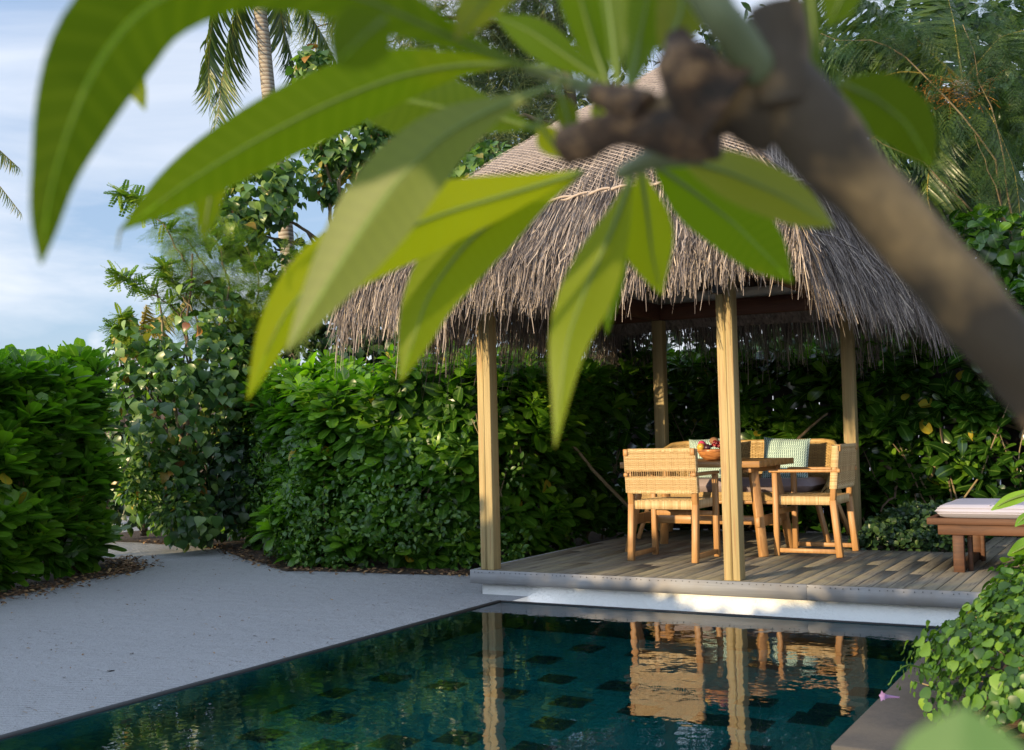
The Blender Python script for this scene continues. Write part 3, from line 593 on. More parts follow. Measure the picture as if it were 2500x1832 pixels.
# ================================================================== FURNITURE
def weave(mb, fn, nu, nv, r=.0032, amp=.0035, gap=None, cr=.5, samples=2):
    u = np.linspace(0, 1, nu * samples + 1)
    for j in range(nv + 1):
        v = j / nv
        if gap and gap[0] < v < gap[1]: continue
        P = fn(u, np.full_like(u, v) + .0012 * np.sin(u * 40 + j), amp * np.cos(PI * u * nu + PI * j)); mb.tube(P, r, 4, rnd=rng.uniform(.25, 1), cap=False)
    v = np.linspace(0, 1, 24)
    for i in range(nu + 1):
        for e in (-.25, .25): mb.tube(fn(np.full_like(v, min(1, max(0, (i + e) / nu))), v, np.zeros_like(v)), r * .8, 4, rnd=rng.uniform(0, .6), cap=False)
def chair(label, loc_, rz):
    c = thing('armchair', label, 'armchair', loc_, rz, 'armchairs at the dining table')
    for sx in (-1, 1):
        x_ = sx * .275
        mb = MB(); mb.bar((x_, -.290, 0), (x_, -.248, .46), .05, .052, rnd=.9); mb.bar((x_, -.248, .455), (x_, -.288, .893), .05, .045, rnd=.9); mb.build('rear_leg', M_teak, c, bevel=.005)
        mb = MB(); mb.b2(x_ - .023, x_ + .023, .20, .245, 0, .682, rnd=.8); mb.build('front_leg', M_teak, c, bevel=.005)
        mb = MB(); mb.b2(x_ - .027, x_ + .027, -.30, .27, .684, .710, rnd=1.); mb.build('armrest', M_teak, c, bevel=.008, seg=2)
        mb = MB(); mb.b2(x_ - .015, x_ + .015, -.262, .199, .028, .064, rnd=.7); mb.build('runner', M_teak, c, bevel=.003)
    mb = MB(); mb.b2(-.251, .251, .207, .237, .335, .378, rnd=.9); mb.build('stretcher', M_teak, c, bevel=.003)
    mb = MB(); mb.b2(-.248, .248, -.245, .22, .425, .478, rnd=.3); sf = mb.build('seat', M_wickd, c, bevel=.006)
    mb = MB(); weave(mb, lambda u, v, o_: np.stack([-.25 + .5 * u, -.25 + .475 * v, .484 + o_], 1), 26, 30, .0042, .0035)
    for k in range(56):
        x_ = -.25 + .5 * k / 55
        for y_ in (-.253, .227): mb.b2(x_ - .0038, x_ + .0038, y_ - .003, y_ + .003, .418, .485, rnd=rng.uniform(.4, 1))
    for k in range(50):
        y_ = -.235 + .45 * k / 49
        for x_ in (-.253, .253): mb.b2(x_ - .003, x_ + .003, y_ - .0038, y_ + .0038, .418, .485, rnd=rng.uniform(.4, 1))
    w_ = mb.build('weave', M_wick, sf)
    yb = lambda z: -.248 - (z - .455) / .438 * .04
    mb = MB()
    def back(off):
        return lambda u, v, o_: np.stack([-.303 + .606 * u, yb(.555 + .347 * v) + off + o_, .555 + .347 * v], 1)
    weave(mb, back(-.030), 16, 44, .0036, .004, gap=(.365, .48)); weave(mb, back(.024), 16, 44, .0036, .004, gap=(.365, .48))
    for k in range(44):
        v = k / 44; z = .555 + .347 * v
        if .365 < v < .48: continue
        for x_ in (-.304, .304): mb.b2(x_ - .003, x_ + .003, yb(z) - .032, yb(z) + .026, z - .0035, z + .0035, rnd=rng.uniform(.4, 1))
    for k in range(62):
        x_ = -.262 + .524 * k / 61
        for z in (.553, .903): mb.b2(x_ - .0036, x_ + .0036, yb(z) - .034, yb(z) + .028, z - .002, z + .003, rnd=rng.uniform(.4, 1))
        for z in (.545, .88): mb.b2(x_ - .0036, x_ + .0036, yb(z) - .036, yb(z) - .032, z, z + .03, rnd=rng.uniform(.4, 1))
    mb.build('backrest', M_wick, c)
    mb = MB(); mb.b2(-.25, .25, yb(.9) - .018, yb(.9) + .012, .872, .9); mb.build('back_rail', M_teak, c); mb = MB(); mb.b2(-.25, .25, yb(.57) - .018, yb(.57) + .012, .56, .59); mb.build('back_rail', M_teak, c)
    for sx in (-1, 1):
        mb = MB(); mb.b2(sx * .287 - .020, sx * .287 + .020, yb(.88) - .044, yb(.88) - .02, .852, .907, rnd=1); mb.build('joint', M_teak, c, bevel=.004); mb = MB(); mb.b2(sx * .293 - .018, sx * .293 + .018, yb(.7) - .05, yb(.7) - .02, .683, .713, rnd=.7); mb.build('joint', M_teak, c, bevel=.004)
    return c
chair('teak armchair with woven cane back turned to the pool, nearest the viewer', (-3.515, 8.90, DZ), 0)
chair('teak armchair with cane back at the right end of the table, facing left', (-2.575, 9.62, DZ), PI / 2)
# table
tb = thing('dining_table', 'rectangular teak dining table with splayed trestle legs under the gazebo', 'table', (-3.47, 9.6, DZ))
mb = MB()
for k in range(7): mb.b2(-.62, .62, -.50 + k * .1435 + .0008, -.50 + (k + 1) * .1435 - .0008, .735, .787, rnd=rng.uniform(.5, 1))
mb.build('tabletop', M_teakx, tb, bevel=.002)
for sx in (-1, 1):
    for sy in (-1, 1):
        mb = MB(); mb.bar((sx * .50, sy * .30, .74), (sx * .60, sy * .40, 0.0), .07, .055, rnd=.9); mb.build('leg', M_teak, tb, bevel=.005)
    mb = MB(); mb.bar((sx * .565, -.43, .285), (sx * .565, .43, .285), .04, .085, rnd=.8); mb.build('end_beam', M_teak, tb, bevel=.004)
    mb = MB(); mb.bar((sx * .49, -.42, .712), (sx * .49, .42, .712), .07, .045, rnd=.6); mb.build('apron', M_teak, tb, bevel=.004)
mb = MB(); mb.bar((-.64, 0, .265), (.64, 0, .265), .045, .075, rnd=.8); mb.build('stretcher', M_teakx, tb, bevel=.004)
# sofa
sf = thing('rattan_sofa', 'curved rattan sofa with grey seat cushion behind the dining table', 'sofa', (-3.58, 10.85, DZ))
SP = np.array([(-.80, -.30), (-.83, -.08), (-.82, .12), (-.77, .24), (-.66, .31), (0, .335), (.66, .31), (.77, .24), (.82, .12), (.83, -.08), (.80, -.30)]); SH = np.array([.50, .68, .84, .905, .92, .92, .92, .905, .84, .68, .50])
_L = np.concatenate([[0], np.cumsum(np.linalg.norm(np.diff(SP, axis=0), axis=1))]); _L /= _L[-1]
def shell(u, v, o_):
    x_ = np.interp(u, _L, SP[:, 0]); y_ = np.interp(u, _L, SP[:, 1]); h_ = np.interp(u, _L, SH); z = .40 + (h_ - .40) * v
    d = nrm(np.stack([x_ * .5, y_ + .4], 1)); fl = .10 * v; return np.stack([x_ + d[:, 0] * (o_ + fl), y_ + d[:, 1] * (o_ + fl) - .04, z], 1)
mb = MB(); weave(mb, shell, 84, 40, .0062, .007, samples=1); weave(mb, lambda u, v, o_: shell(u, v, o_ + .03), 84, 36, .0072, .004, samples=1)
mb.tube(shell(np.linspace(0, 1, 60), np.ones(60), np.full(60, .015)), .024, 8, rnd=.5); mb.build('back', M_wickd, sf)
mb = MB(); mb.b2(-.90, .90, -.40, .28, .385, .455, rnd=.3); sb = mb.build('seat_base', M_wickd, sf, bevel=.02, seg=3)
mb = MB()
weave(mb, lambda u, v, o_: np.stack([-.90 + 1.8 * u, -.405 + o_, .385 + .07 * v], 1), 110, 9, .0045, .004, samples=1); mb.build('weave', M_wickd, sb)
mb = MB(); mb.bar((-.88, -.37, .365), (.88, -.37, .365), .04, .035, rnd=.8); mb.bar((-.88, .26, .365), (.88, .26, .365), .04, .035, rnd=.8); mb.build('frame', M_teak, sf, bevel=.004)
for sx in (-1, 1):
    for sy in (-1, 1): mb = MB(); mb.bar((sx * .82, sy * .32 - .03, .38), (sx * .93, sy * .42, 0), .045, .04, rnd=.8); mb.build('leg', M_teak, sf, bevel=.005)
def puff(mb, c, size, e=.12, nu=26, nv=18, T=None, sag=0):
    """cushion: two skins that meet at a soft edge"""
    for sgn in (1, -1):
        u, v = np.meshgrid(np.linspace(-1, 1, nu + 1), np.linspace(-1, 1, nv + 1)); b_ = ((1 - np.abs(u) ** (1 / e)) * (1 - np.abs(v) ** (1 / e))).clip(0, 1) ** .5
        pin = 1 - .05 * (u ** 2) * (1 - v ** 2) * 0; X_ = u * size[0] / 2 * (1 - sag * (1 - v * v) * 0 - sag * v * v * (1 - 0)); 
        X_ = u * size[0] / 2 * (1 - sag * (1 - np.abs(v) ** 3)); Y_ = v * size[1] / 2 * (1 - sag * (1 - np.abs(u) ** 3)); Z_ = sgn * size[2] / 2 * b_ * (1 + .08 * fbm(np.stack([u.ravel() * 1.5, v.ravel() * 1.5, 0 * u.ravel() + size[0]], 1), 1.5).reshape(u.shape))
        P = np.stack([X_, Y_, Z_], -1).reshape(-1, 3)
        if T is not None: P = P @ np.array(T).T
        Q = [(j * (nu + 1) + i, j * (nu + 1) + i + 1, (j + 1) * (nu + 1) + i + 1, (j + 1) * (nu + 1) + i) for j in range(nv) for i in range(nu)]
        if sgn < 0: Q = [q[::-1] for q in Q]
        mb.add(P + np.array(c), Q)
mb = MB(); puff(mb, (0, -.06, .515), (1.56, .66, .125), .045); mb.build('seat_cushion', M_sofa_c, sf, smooth=True)
# patterned throw pillows
m, t, o = newmat('chevron_cloth'); tcx = t.nodes.new('ShaderNodeTexCoord'); sp = t.nodes.new('ShaderNodeSeparateXYZ'); t.links.new(tcx.outputs['Object'], sp.inputs[0])
pp = mathn('PINGPONG', sp.outputs[1], .0130, tree=t); uu = mathn('ADD', mathn('DIVIDE', sp.outputs[0], .0185, tree=t), mathn('MULTIPLY', pp, 40, tree=t), tree=t)
fr_ = mathn('FRACT', uu, tree=t); dsh = mathn('MULTIPLY', mathn('LESS_THAN', fr_, .56, tree=t), mathn('MULTIPLY', mathn('GREATER_THAN', pp, .0018, tree=t), mathn('LESS_THAN', pp, .0118, tree=t), tree=t), tree=t)
principled(t, o, Base_Color=mixc(t, dsh, (.52, .68, .62), (.010, .055, .066)), Roughness=.9); M_chev = m
def pillow(label, loc_, tilt, rz, roll=0):
    mb = MB(); puff(mb, (0, 0, 0), (.45, .42, .15), .30, sag=.06); o_ = mb.build('throw_pillow', M_chev, smooth=True); tag(o_, label, 'pillow', 'patterned throw pillows'); o_.location = loc_; o_.rotation_euler = (Matrix.Rotation(rz, 3, 'Z') @ Matrix.Rotation(R(90) - tilt, 3, 'X') @ Matrix.Rotation(roll, 3, 'Z')).to_euler()
pillow('teal and white patterned pillow in plain view at the right end of the sofa', (-3.14, 10.86, DZ + .755), R(14), R(6), R(-3))
pillow('teal and white patterned pillow on the sofa partly hidden behind the fruit bowl', (-3.93, 10.92, DZ + .765), R(12), R(-4), R(3))
# fruit bowl
BC = at(1742, 1108, 9.78); BC.z = DZ + .788
m, t, o = newmat('bowl_wood'); g = noise(t, (1, 1, 6), 9, 4, dist=1.5); principled(t, o, Base_Color=ramp(t, g, [(.35, (.16, .055, .02)), (.55, (.46, .19, .06)), (.75, (.60, .31, .12))]), Roughness=.28); M_bowl = m
mb = MB(); prof = [(.0, .0), (.055, 0), (.085, .012), (.118, .040), (.135, .078), (.139, .096), (.131, .096), (.112, .05), (.07, .02), (0, .014)]
n = 40
def lathe(mb, prof, n=32, c=(0, 0, 0), rnd=.5):
    V = [(max(r_, 1e-4) * math.cos(2 * PI * i / n) + c[0], max(r_, 1e-4) * math.sin(2 * PI * i / n) + c[1], z + c[2]) for r_, z in prof for i in range(n)]
    mb.add(V, [(j * n + i, j * n + (i + 1) % n, (j + 1) * n + (i + 1) % n, (j + 1) * n + i) for j in range(len(prof) - 1) for i in range(n)], rnd=rnd)
lathe(mb, prof, 40); o_ = mb.build('fruit_bowl', M_bowl, smooth=True); o_.location = BC; tag(o_, 'polished turned wooden bowl heaped with fruit on the table', 'bowl')
def simplemat(name, col, rough=.4, bs=None):
    m, t, o = newmat(name); n_ = noise(t, s=30, detail=4); p = principled(t, o, Base_Color=mixc(t, n_, tuple(k * .7 for k in col), tuple(min(1, k * 1.2) for k in col)), Roughness=rough)
    if bs: bump(t, noise(t, s=bs), p, .6, .004)
    return m
def ball(mb, c, r, sq=1, n=14, rnd=.5):
    lathe(mb, [(r * math.sin(PI * k / 8), -r * sq * math.cos(PI * k / 8)) for k in range(9)], n, c, rnd)
def fruit(name, label, off, r, mat, sq=1, rz=0, tilt=0):
    mb = MB(); ball(mb, (0, 0, 0), r, sq); o_ = mb.build(name, mat, smooth=True); o_.location = BC + Vector(off); o_.rotation_euler = (tilt, .2, rz); tag(o_, label, name.replace('_', ' ')); return o_
M_mango = simplemat('mango_skin', (.62, .36, .05)); M_pass = simplemat('passion_skin', (.045, .012, .022), .35); M_kiwi = simplemat('brown_skin', (.26, .13, .06), .8, 90); M_grape = rndmat('grape_skin', [(0, (.05, .006, .012)), (.6, (.22, .012, .02)), (1, (.36, .04, .04))], .22); M_dragon = simplemat('pink_skin', (.62, .06, .16), .4)
fruit('mango', 'yellow mango at the left rim of the fruit bowl', (-.085, -.07, .115), .036, M_mango, 1.35, .4, 1.4)
fruit('passion_fruit', 'dark purple passion fruit at the front of the bowl', (-.02, -.095, .112), .031, M_pass)
fruit('coconut', 'round brown husky fruit crowning the heaped bowl', (.0, .03, .165), .042, M_kiwi, .8)
d_ = fruit('dragon_fruit', 'pink dragon fruit at the back left of the bowl', (-.10, .0, .135), .036, M_dragon, 1.2, 0, 1.2)
mb = MB(); ball(mb, (0, 0, 0), .034, 1); o_ = mb.build('plum', M_pass, smooth=True); o_.location = BC + Vector((.07, .04, .115)); tag(o_, 'dark plum under the grapes at the back of the bowl', 'plum')
mb = MB()
for k in range(46):
    a, r_ = rng.uniform(0, 6.28), .058 * math.sqrt(rng.random()); ball(mb, (r_ * math.cos(a), r_ * math.sin(a) * .8, rng.uniform(-.02, .035) * (1 - r_ * 8)), rng.uniform(.0105, .0135), 1.1, 8, rng.random())
o_ = mb.build('grape_bunch', M_grape, smooth=True); o_.location = BC + Vector((.055, -.035, .135)); tag(o_, 'bunch of red grapes spilling over the right of the fruit bowl', 'grapes')
# lounger
lg = thing('sun_lounger', 'dark brown wooden sun lounger with pale grey mattress at the right edge', 'sun lounger', (-.45, 9.1, DZ))
LX = -1.04; mb = MB()
mb.b2(LX, 1.4, -.46, -.42, .335, .382, rnd=.9); mb.b2(LX, 1.4, .42, .46, .335, .382, rnd=.9); mb.b2(LX, LX + .05, -.418, .418, .335, .382, rnd=.6)
for k in range(22): mb.b2(LX + .07 + k * .105, LX + .15 + k * .105, -.419, .419, .345, .368, rnd=rng.random())
mb.build('top_frame', M_lounge, lg, bevel=.004)
mb = MB(); mb.b2(LX + .07, 1.35, -.435, -.395, .262, .334, rnd=1); mb.b2(LX + .07, 1.35, .395, .435, .262, .334, rnd=1); mb.build('side_rail', M_lounge, lg, bevel=.004)
for x_ in (LX + .17, 1.15):
    for sy in (-1, 1):
        mb = MB(); mb.b2(x_, x_ + .075, sy * .43 - .03, sy * .43 + .03, 0, .261, rnd=.7); mb.b2(x_ + .085, x_ + .115, sy * .33 - .03, sy * .33 + .03, 0.0, .261, rnd=.9); mb.build('leg', M_lounge, lg, bevel=.004)
    mb = MB(); mb.b2(x_ + .01, x_ + .06, -.395, .395, .0, .06, rnd=.6); mb.build('crosspiece', M_lounge, lg, bevel=.003)
mb = MB(); puff(mb, (LX + .05 + 1.0, 0, .427), (2.0, .84, .095), .035, 60, 26); mt = mb.build('mattress', M_lounge_c, lg, smooth=True)
for x_ in (.42, .95, 1.5): mb = MB(); mb.tube([(LX + x_, -.41, .472), (LX + x_, 0, .476), (LX + x_, .41, .472)], .004, 5); mb.build('seam', M_lounge_c, mt)
for s_ in (-.018, .022): mb = MB(); mb.tube([(LX + .07, -.412, .43 + s_), (LX + 1, -.418, .43 + s_), (LX + 1.98, -.412, .43 + s_)], .0035, 5); mb.build('piping', M_lounge_c, mt)

# ================================================================== HEDGES AND SHRUBS
lh = thing('naupaka_hedge', 'broad glossy-leaved hedge at the far left, in shade with a sunlit top', 'hedge', (-9.5, 6.5, 0))
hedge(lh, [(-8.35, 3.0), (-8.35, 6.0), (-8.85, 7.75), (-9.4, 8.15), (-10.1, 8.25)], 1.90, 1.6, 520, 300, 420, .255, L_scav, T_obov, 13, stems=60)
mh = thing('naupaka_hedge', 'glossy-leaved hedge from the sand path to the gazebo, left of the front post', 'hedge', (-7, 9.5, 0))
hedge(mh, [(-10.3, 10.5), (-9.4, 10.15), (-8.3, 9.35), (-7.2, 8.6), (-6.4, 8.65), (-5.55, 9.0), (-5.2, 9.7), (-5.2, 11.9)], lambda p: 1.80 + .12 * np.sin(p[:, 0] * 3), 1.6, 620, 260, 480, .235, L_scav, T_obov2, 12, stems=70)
mb = MB()
p, o_ = path_sample([(-9.6, 10.2), (-8.3, 9.3), (-7.2, 8.5), (-6.4, 8.55), (-5.55, 8.85), (-5.1, 9.3)], 5600); z = rng.beta(1.0, 2.6, 5600) * 1.5; nn = fbm(np.stack([p[:, 0] * 1.5, p[:, 1] * 1.5, z * 2], 1), 1.8); kp = nn > -.35
p, o_, z, nn = p[kp], o_[kp], z[kp], nn[kp]; n = len(p); P = np.stack([p[:, 0] + o_[:, 0] * (.16 * nn - .1 + rng.uniform(-.12, .12, n)), p[:, 1] + o_[:, 1] * (.16 * nn - .1 + rng.uniform(-.12, .12, n)), z], 1)
X, Y, Z = frames(rv(n) + np.array([0, 0, -.2]), np.concatenate([o_, np.full((n, 1), .9)], 1) + .7 * rv(n)); mb.scatter(T_ell, P, X, Y, Z, rng.uniform(.032, .080, n), rng.random(n))
struct(tag(mb.build('small_leaf_creeper', L_small), 'fine small-leaved creeper tangled over the foot of the hedge', 'creeper'), 'stuff')
bh = thing('naupaka_hedge', 'dark glossy-leaved hedge behind the gazebo and the sun lounger', 'hedge', (-1, 12.6, 0))
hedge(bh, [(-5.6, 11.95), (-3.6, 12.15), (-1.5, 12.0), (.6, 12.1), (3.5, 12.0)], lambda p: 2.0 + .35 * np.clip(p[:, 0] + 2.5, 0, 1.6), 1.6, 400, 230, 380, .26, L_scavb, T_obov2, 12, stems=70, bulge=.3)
# bare branching stems seen at the right
sb = MB()
for pts in ([at(2380, 1240, 12.2), at(2400, 1140, 12.1), at(2392, 1080, 12.0), at(2402, 1020, 12.0)], [at(2400, 1150, 12.1), at(2450, 1110, 12.0), at(2490, 1130, 12)], [at(2402, 1020, 12.0), at(2370, 985, 11.9), at(2350, 960, 11.8)], [at(2402, 1020, 12.0), at(2440, 1035, 11.9), at(2520, 1060, 11.9)], [at(2290, 1260, 11.9), at(2270, 1180, 11.8), at(2290, 1120, 11.7), at(2330, 1100, 11.6)], [at(2150, 1120, 12), at(2200, 1180, 11.9), at(2150, 1250, 11.8)], [at(1900, 1160, 12), at(1960, 1060, 11.9), at(2020, 1010, 11.8)], [at(1300, 1290, 11.6), at(1360, 1180, 11.6), at(1290, 1080, 11.6)], [at(1560, 1260, 11.8), at(1350, 1050, 11.7), at(1310, 1030, 11.6)]):
    sb = MB(); limbs(sb, pts, .022, .011, 7, .012); under(sb.build('branch', M_bark, smooth=True), bh)
# ground cover
gc = MB(); n = 5200; P = np.stack([rng.uniform(-2.38, -1.47, n), rng.uniform(10.02, 11.7, n), np.zeros(n)], 1); hgt = .42 * np.clip(1 - np.abs((P[:, 0] + 1.92) / .55) ** 4, 0, 1) * (.75 + .25 * fbm(P, 4)); P[:, 2] = .1 + hgt * rng.random(n) ** .4; P[:, 1] -= .05 * rng.random(n)
X, Y, Z = frames(rv(n), np.array([0, -.5, 1.]) + .7 * rv(n)); gc.scatter(T_round, P, X, Y, Z, rng.uniform(.03, .06, n), rng.random(n))
struct(tag(gc.build('ground_cover', L_dark), 'dark round-leaved ground cover in the bed behind the deck, left of the lounger', 'ground cover'), 'stuff')
# dark slatted fence behind
fe = thing('slat_fence', 'dark vertical slat fence glimpsed behind the back hedge', 'fence', (-1, 13.4, 0)); mb = MB()
for k in range(78): mb.b2(-17.2 + k * .275, -17.2 + k * .275 + .262, 13.40, 13.42, 0, 2.1, rnd=rng.random())
under(mb.build('slats_or_shade_core', M_fence), fe); mb = MB(); mb.b2(-17.2, 4.2, 13.43, 13.47, .4, .5); mb.b2(-17.2, 4.2, 13.43, 13.47, 1.6, 1.7); under(mb.build('rail', M_fence), fe)
# sea hibiscus column
hb = thing('sea_hibiscus_shrub', 'tall shrub with drooping heart-shaped leaves between the two left hedges', 'shrub', (-10.1, 10.2, 0)); mb = MB()
for (px, py, d, r_, n) in ((400, 1000, 13.2, (.75, .7, .75), 900), (350, 870, 13.4, (.42, .5, .42), 230), (470, 870, 13.5, (.6, .6, .6), 420), (520, 770, 13.7, (.42, .5, .42), 170), (400, 1180, 13.0, (.6, .5, .5), 420), (460, 1270, 12.6, (.4, .3, .25), 160), (330, 1130, 13.2, (.35, .4, .5), 260), (560, 950, 13.6, (.5, .5, .7), 420)): clump(mb, at(px, py, d), r_, n, T_heart, .125, .65)
under(mb.build('foliage', L_heart), hb); mb = MB()
for tx in ((380, 700), (470, 620), (560, 700), (330, 900), (450, 850)): limbs(mb, [(-10.15 + rng.normal(0, .15), 10.3 + rng.normal(0, .1), 0), at(430 + rng.normal(0, 20), 1100, 13.4), at(*tx, 13.7)], .035, .012)
under(mb.build('stems', M_bark, smooth=True), hb)
# bright low shrub at its foot
ls = thing('low_shrub', 'low bright yellow-green shrub in a patch of sun at the end of the sand path', 'shrub', (-10.6, 10.0, 0)); mb = MB()
for (px, py, d, r_, n) in ((350, 1180, 12.7, (.28, .3, .3), 420), (420, 1240, 12.5, (.3, .3, .25), 380), (400, 1130, 12.9, (.25, .25, .3), 250)): clump(mb, at(px, py, d), r_, n, T_ell, .075, .1)
under(mb.build('foliage', L_round), ls)
# upper hibiscus tree
ht = thing('sea_hibiscus_tree', 'heart-leaved tree in front of the tall coconut palm trunk', 'tree', (-8.9, 12.3, 0)); mb = MB()
for (px, py, d, r_, n) in ((640, 480, 14.6, (.62, .5, .42), 420), (580, 560, 14.4, (.40, .4, .35), 240), (700, 430, 14.8, (.35, .4, .3), 150), (620, 610, 14.5, (.25, .3, .25), 80), (850, 330, 15.0, (.62, .5, .55), 520), (830, 430, 15.0, (.5, .4, .4), 300), (770, 180, 15.0, (.3, .3, .33), 130), (930, 300, 15.2, (.4, .4, .5), 220), (800, 270, 15.0, (.3, .3, .3), 120), (1000, 480, 14.8, (.7, .6, .5), 420), (1180, 430, 15.0, (.8, .5, .45), 460), (760, 150, 15, (.25, .2, .2), 60)): clump(mb, at(px, py, d), r_, n, T_heart, .135, .6)
under(mb.build('foliage', L_heart), ht); mb = MB()
for tx in ((640, 480), (580, 560), (850, 330), (830, 430), (770, 180), (930, 300), (700, 540)): limbs(mb, [(-8.9, 12.3, 0), at(930, 850, 15), at(820, 620, 15), at(*tx, 14.9)], .06, .012)
under(mb.build('trunk', M_bark, smooth=True), ht)
# darker mass behind the middle hedge
dm = thing('thicket', 'shadowy thicket of mixed leaves between the hibiscus and the thatched roof', 'shrub', (-8, 12, 0)); mb = MB()
for (px, py, d, r_, n) in ((700, 760, 14.4, (.7, .5, .45), 500), (850, 800, 14, (.8, .5, .5), 600), (1000, 780, 13.8, (.8, .5, .6), 600), (1200, 820, 13.6, (.9, .5, .5), 600), (1400, 850, 13.6, (.9, .5, .45), 500), (930, 640, 14.8, (.9, .5, .6), 600), (720, 660, 14.8, (.5, .4, .4), 260), (1150, 620, 15, (1.0, .5, .8), 600), (620, 830, 14.2, (.6, .4, .4), 400), (300, 1000, 14.6, (.6, .4, .6), 420), (300, 1200, 14.4, (.7, .4, .5), 420), (560, 1150, 13.2, (.4, .3, .6), 330), (480, 1250, 13.2, (.5, .3, .35), 260), (330, 880, 15, (.5, .4, .35), 200), (1700, 870, 14.2, (1.2, .4, .35), 500), (2050, 850, 14.2, (1.1, .4, .5), 500)): clump(mb, at(px, py, d), r_, n, T_heart, .11, .5)
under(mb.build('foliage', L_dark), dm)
mb = MB(); limbs(mb, [(-8, 12, 0), at(900, 900, 14.2), at(930, 680, 14.7)], .05, .02); limbs(mb, [(-8, 12, 0), at(1000, 900, 14.2), at(1180, 650, 14.9)], .05, .02); under(mb.build('trunk', M_bark, smooth=True), dm)
# feathery leucaena at left
def feather_tree(name, label, base, branches, nper, size, mat, group=None, spread=.32, tm=T_bip, clumps=()):
    r_ = thing(name, label, 'tree', base, 0, group); bm_ = MB(); fm = MB()
    for br_ in branches:
        Q = limbs(bm_, br_, .020, .004, 6, .02); n = int(nper * len(Q) / 8); i = rng.integers(len(Q) // 4, len(Q), n); P = Q[i] + rng.normal(0, spread, (n, 3)) * np.linspace(.8, .35, len(Q))[i][:, None]
        d = nrm(P - Q[i]) + .5 * rv(n) + np.array([0, 0, .15]); X, Y, Z = frames(d, np.array([0, 0, 1.]) + .4 * rv(n)); fm.scatter(tm, P, X, Y, Z, size * rng.uniform(.7, 1.2, n), rng.random(n))
    for (c_, rr, n) in clumps: clump(fm, c_, rr, n, tm, size, .25, .3)
    under(bm_.build('trunk', M_bark, smooth=True), r_); under(fm.build('foliage', mat), r_); return r_
b0 = Vector((-9.9, 11.3, 0)); A = lambda x, y, d=14: at(x, y, d)
feather_tree('leucaena_tree', 'airy young tree with feathery leaves against the sky at the left', b0,
    [[b0, A(560, 900), A(540, 700), A(470, 600), A(385, 535)], [b0, A(570, 900), A(560, 650), A(500, 540), A(450, 520)], [b0, A(590, 850), A(640, 700), A(600, 600)], [b0, A(560, 900), A(470, 760), A(420, 700)], [b0, A(600, 900), A(680, 720), A(700, 640)], [b0, A(560, 850), A(480, 700), A(430, 590)]],
    190, .20, L_feather, spread=.26, clumps=((A(520, 650), (.5, .4, .5), 380), (A(620, 720), (.45, .4, .45), 300), (A(700, 760), (.5, .4, .5), 320), (A(480, 720), (.35, .3, .4), 60), (A(450, 570), (.22, .2, .22), 30)))
sp_ = thing('sprig_shrub', 'thin arching sprigs with small paired leaflets reaching into the sky at the left', 'shrub', (-10.3, 10.9, 0)); bm_ = MB(); fm = MB()
for pts in ([A(450, 800, 13.6), A(420, 745, 13.6), A(350, 710, 13.6), A(310, 680, 13.6), A(287, 676, 13.6)], [A(470, 760, 13.6), A(430, 700, 13.6), A(405, 660, 13.6), A(396, 650, 13.6)], [A(380, 900, 13.6), A(330, 830, 13.6), A(300, 790, 13.6), A(292, 768, 13.6)], [A(450, 640, 13.8), A(400, 545, 13.8), A(330, 490, 13.8), A(292, 470, 13.8)], [A(340, 860, 13.6), A(305, 810, 13.6), A(280, 800, 13.6)]):
    Q = limbs(bm_, pts, .010, .003, 5, .01); n = 110; i = rng.integers(len(Q) // 4, len(Q), n); d = rv(n) * np.array([1, 1, .7]); X, Y, Z = frames(d, np.array([0, 0, 1.]) + .3 * rv(n)); fm.scatter(T_pinn, Q[i], X, Y, Z, rng.uniform(.12, .24, n), rng.random(n))
limbs(bm_, [(-10.3, 10.9, 0), A(450, 1000, 13.6), A(450, 800, 13.6), A(460, 700, 13.7)], .02, .008); limbs(bm_, [(-10.3, 10.9, 0), A(400, 1000, 13.6), A(380, 900, 13.6)], .02, .008)
under(bm_.build('stems', M_bark, smooth=True), sp_); under(fm.build('foliage', L_feather), sp_)

# ================================================================== PALMS
def palm(name, label, trunk, fronds, ll=.5, mat=None, r=(.13, .10), n=52, group=None, drp=.5, rnd=(0, .85), w=1.0, extra=None):
    t0 = Vector(tuple(trunk[0])); r_ = thing(name, label, 'palm', t0, 0, group)
    tm_ = MB(); Q = limbs(tm_, trunk, r[0], r[1], 14, .004); under(tm_.build('trunk', M_palm, smooth=True), r_)
    for fr__ in fronds:
        lm = MB(); rm = MB(); frond(lm, rm, fr__, ll * rng.uniform(.85, 1.1), n, rnd, drp, w); fo = under(lm.build('frond', mat or L_palm), r_)
        ra = rm.build('rachis', L_palmy); ra.parent = fo; ra.matrix_parent_inverse = (Matrix.Translation(r_.location) @ fo.matrix_parent_inverse).inverted()
    return r_
def arc(c, az, el, L, dr):
    c = np.array(tuple(c)); h = np.array([math.cos(az), math.sin(az), 0]); return [c + h * L * s_ * (math.cos(el) + .12 * s_) + np.array([0, 0, L * (s_ * math.sin(el) - dr * s_ * s_)]) for s_ in np.linspace(0, 1, 7)]
P_ = lambda x, y, d=16: at(x, y, d)
cr = P_(632, -130)
base = P_(720, 800); base.z = 0
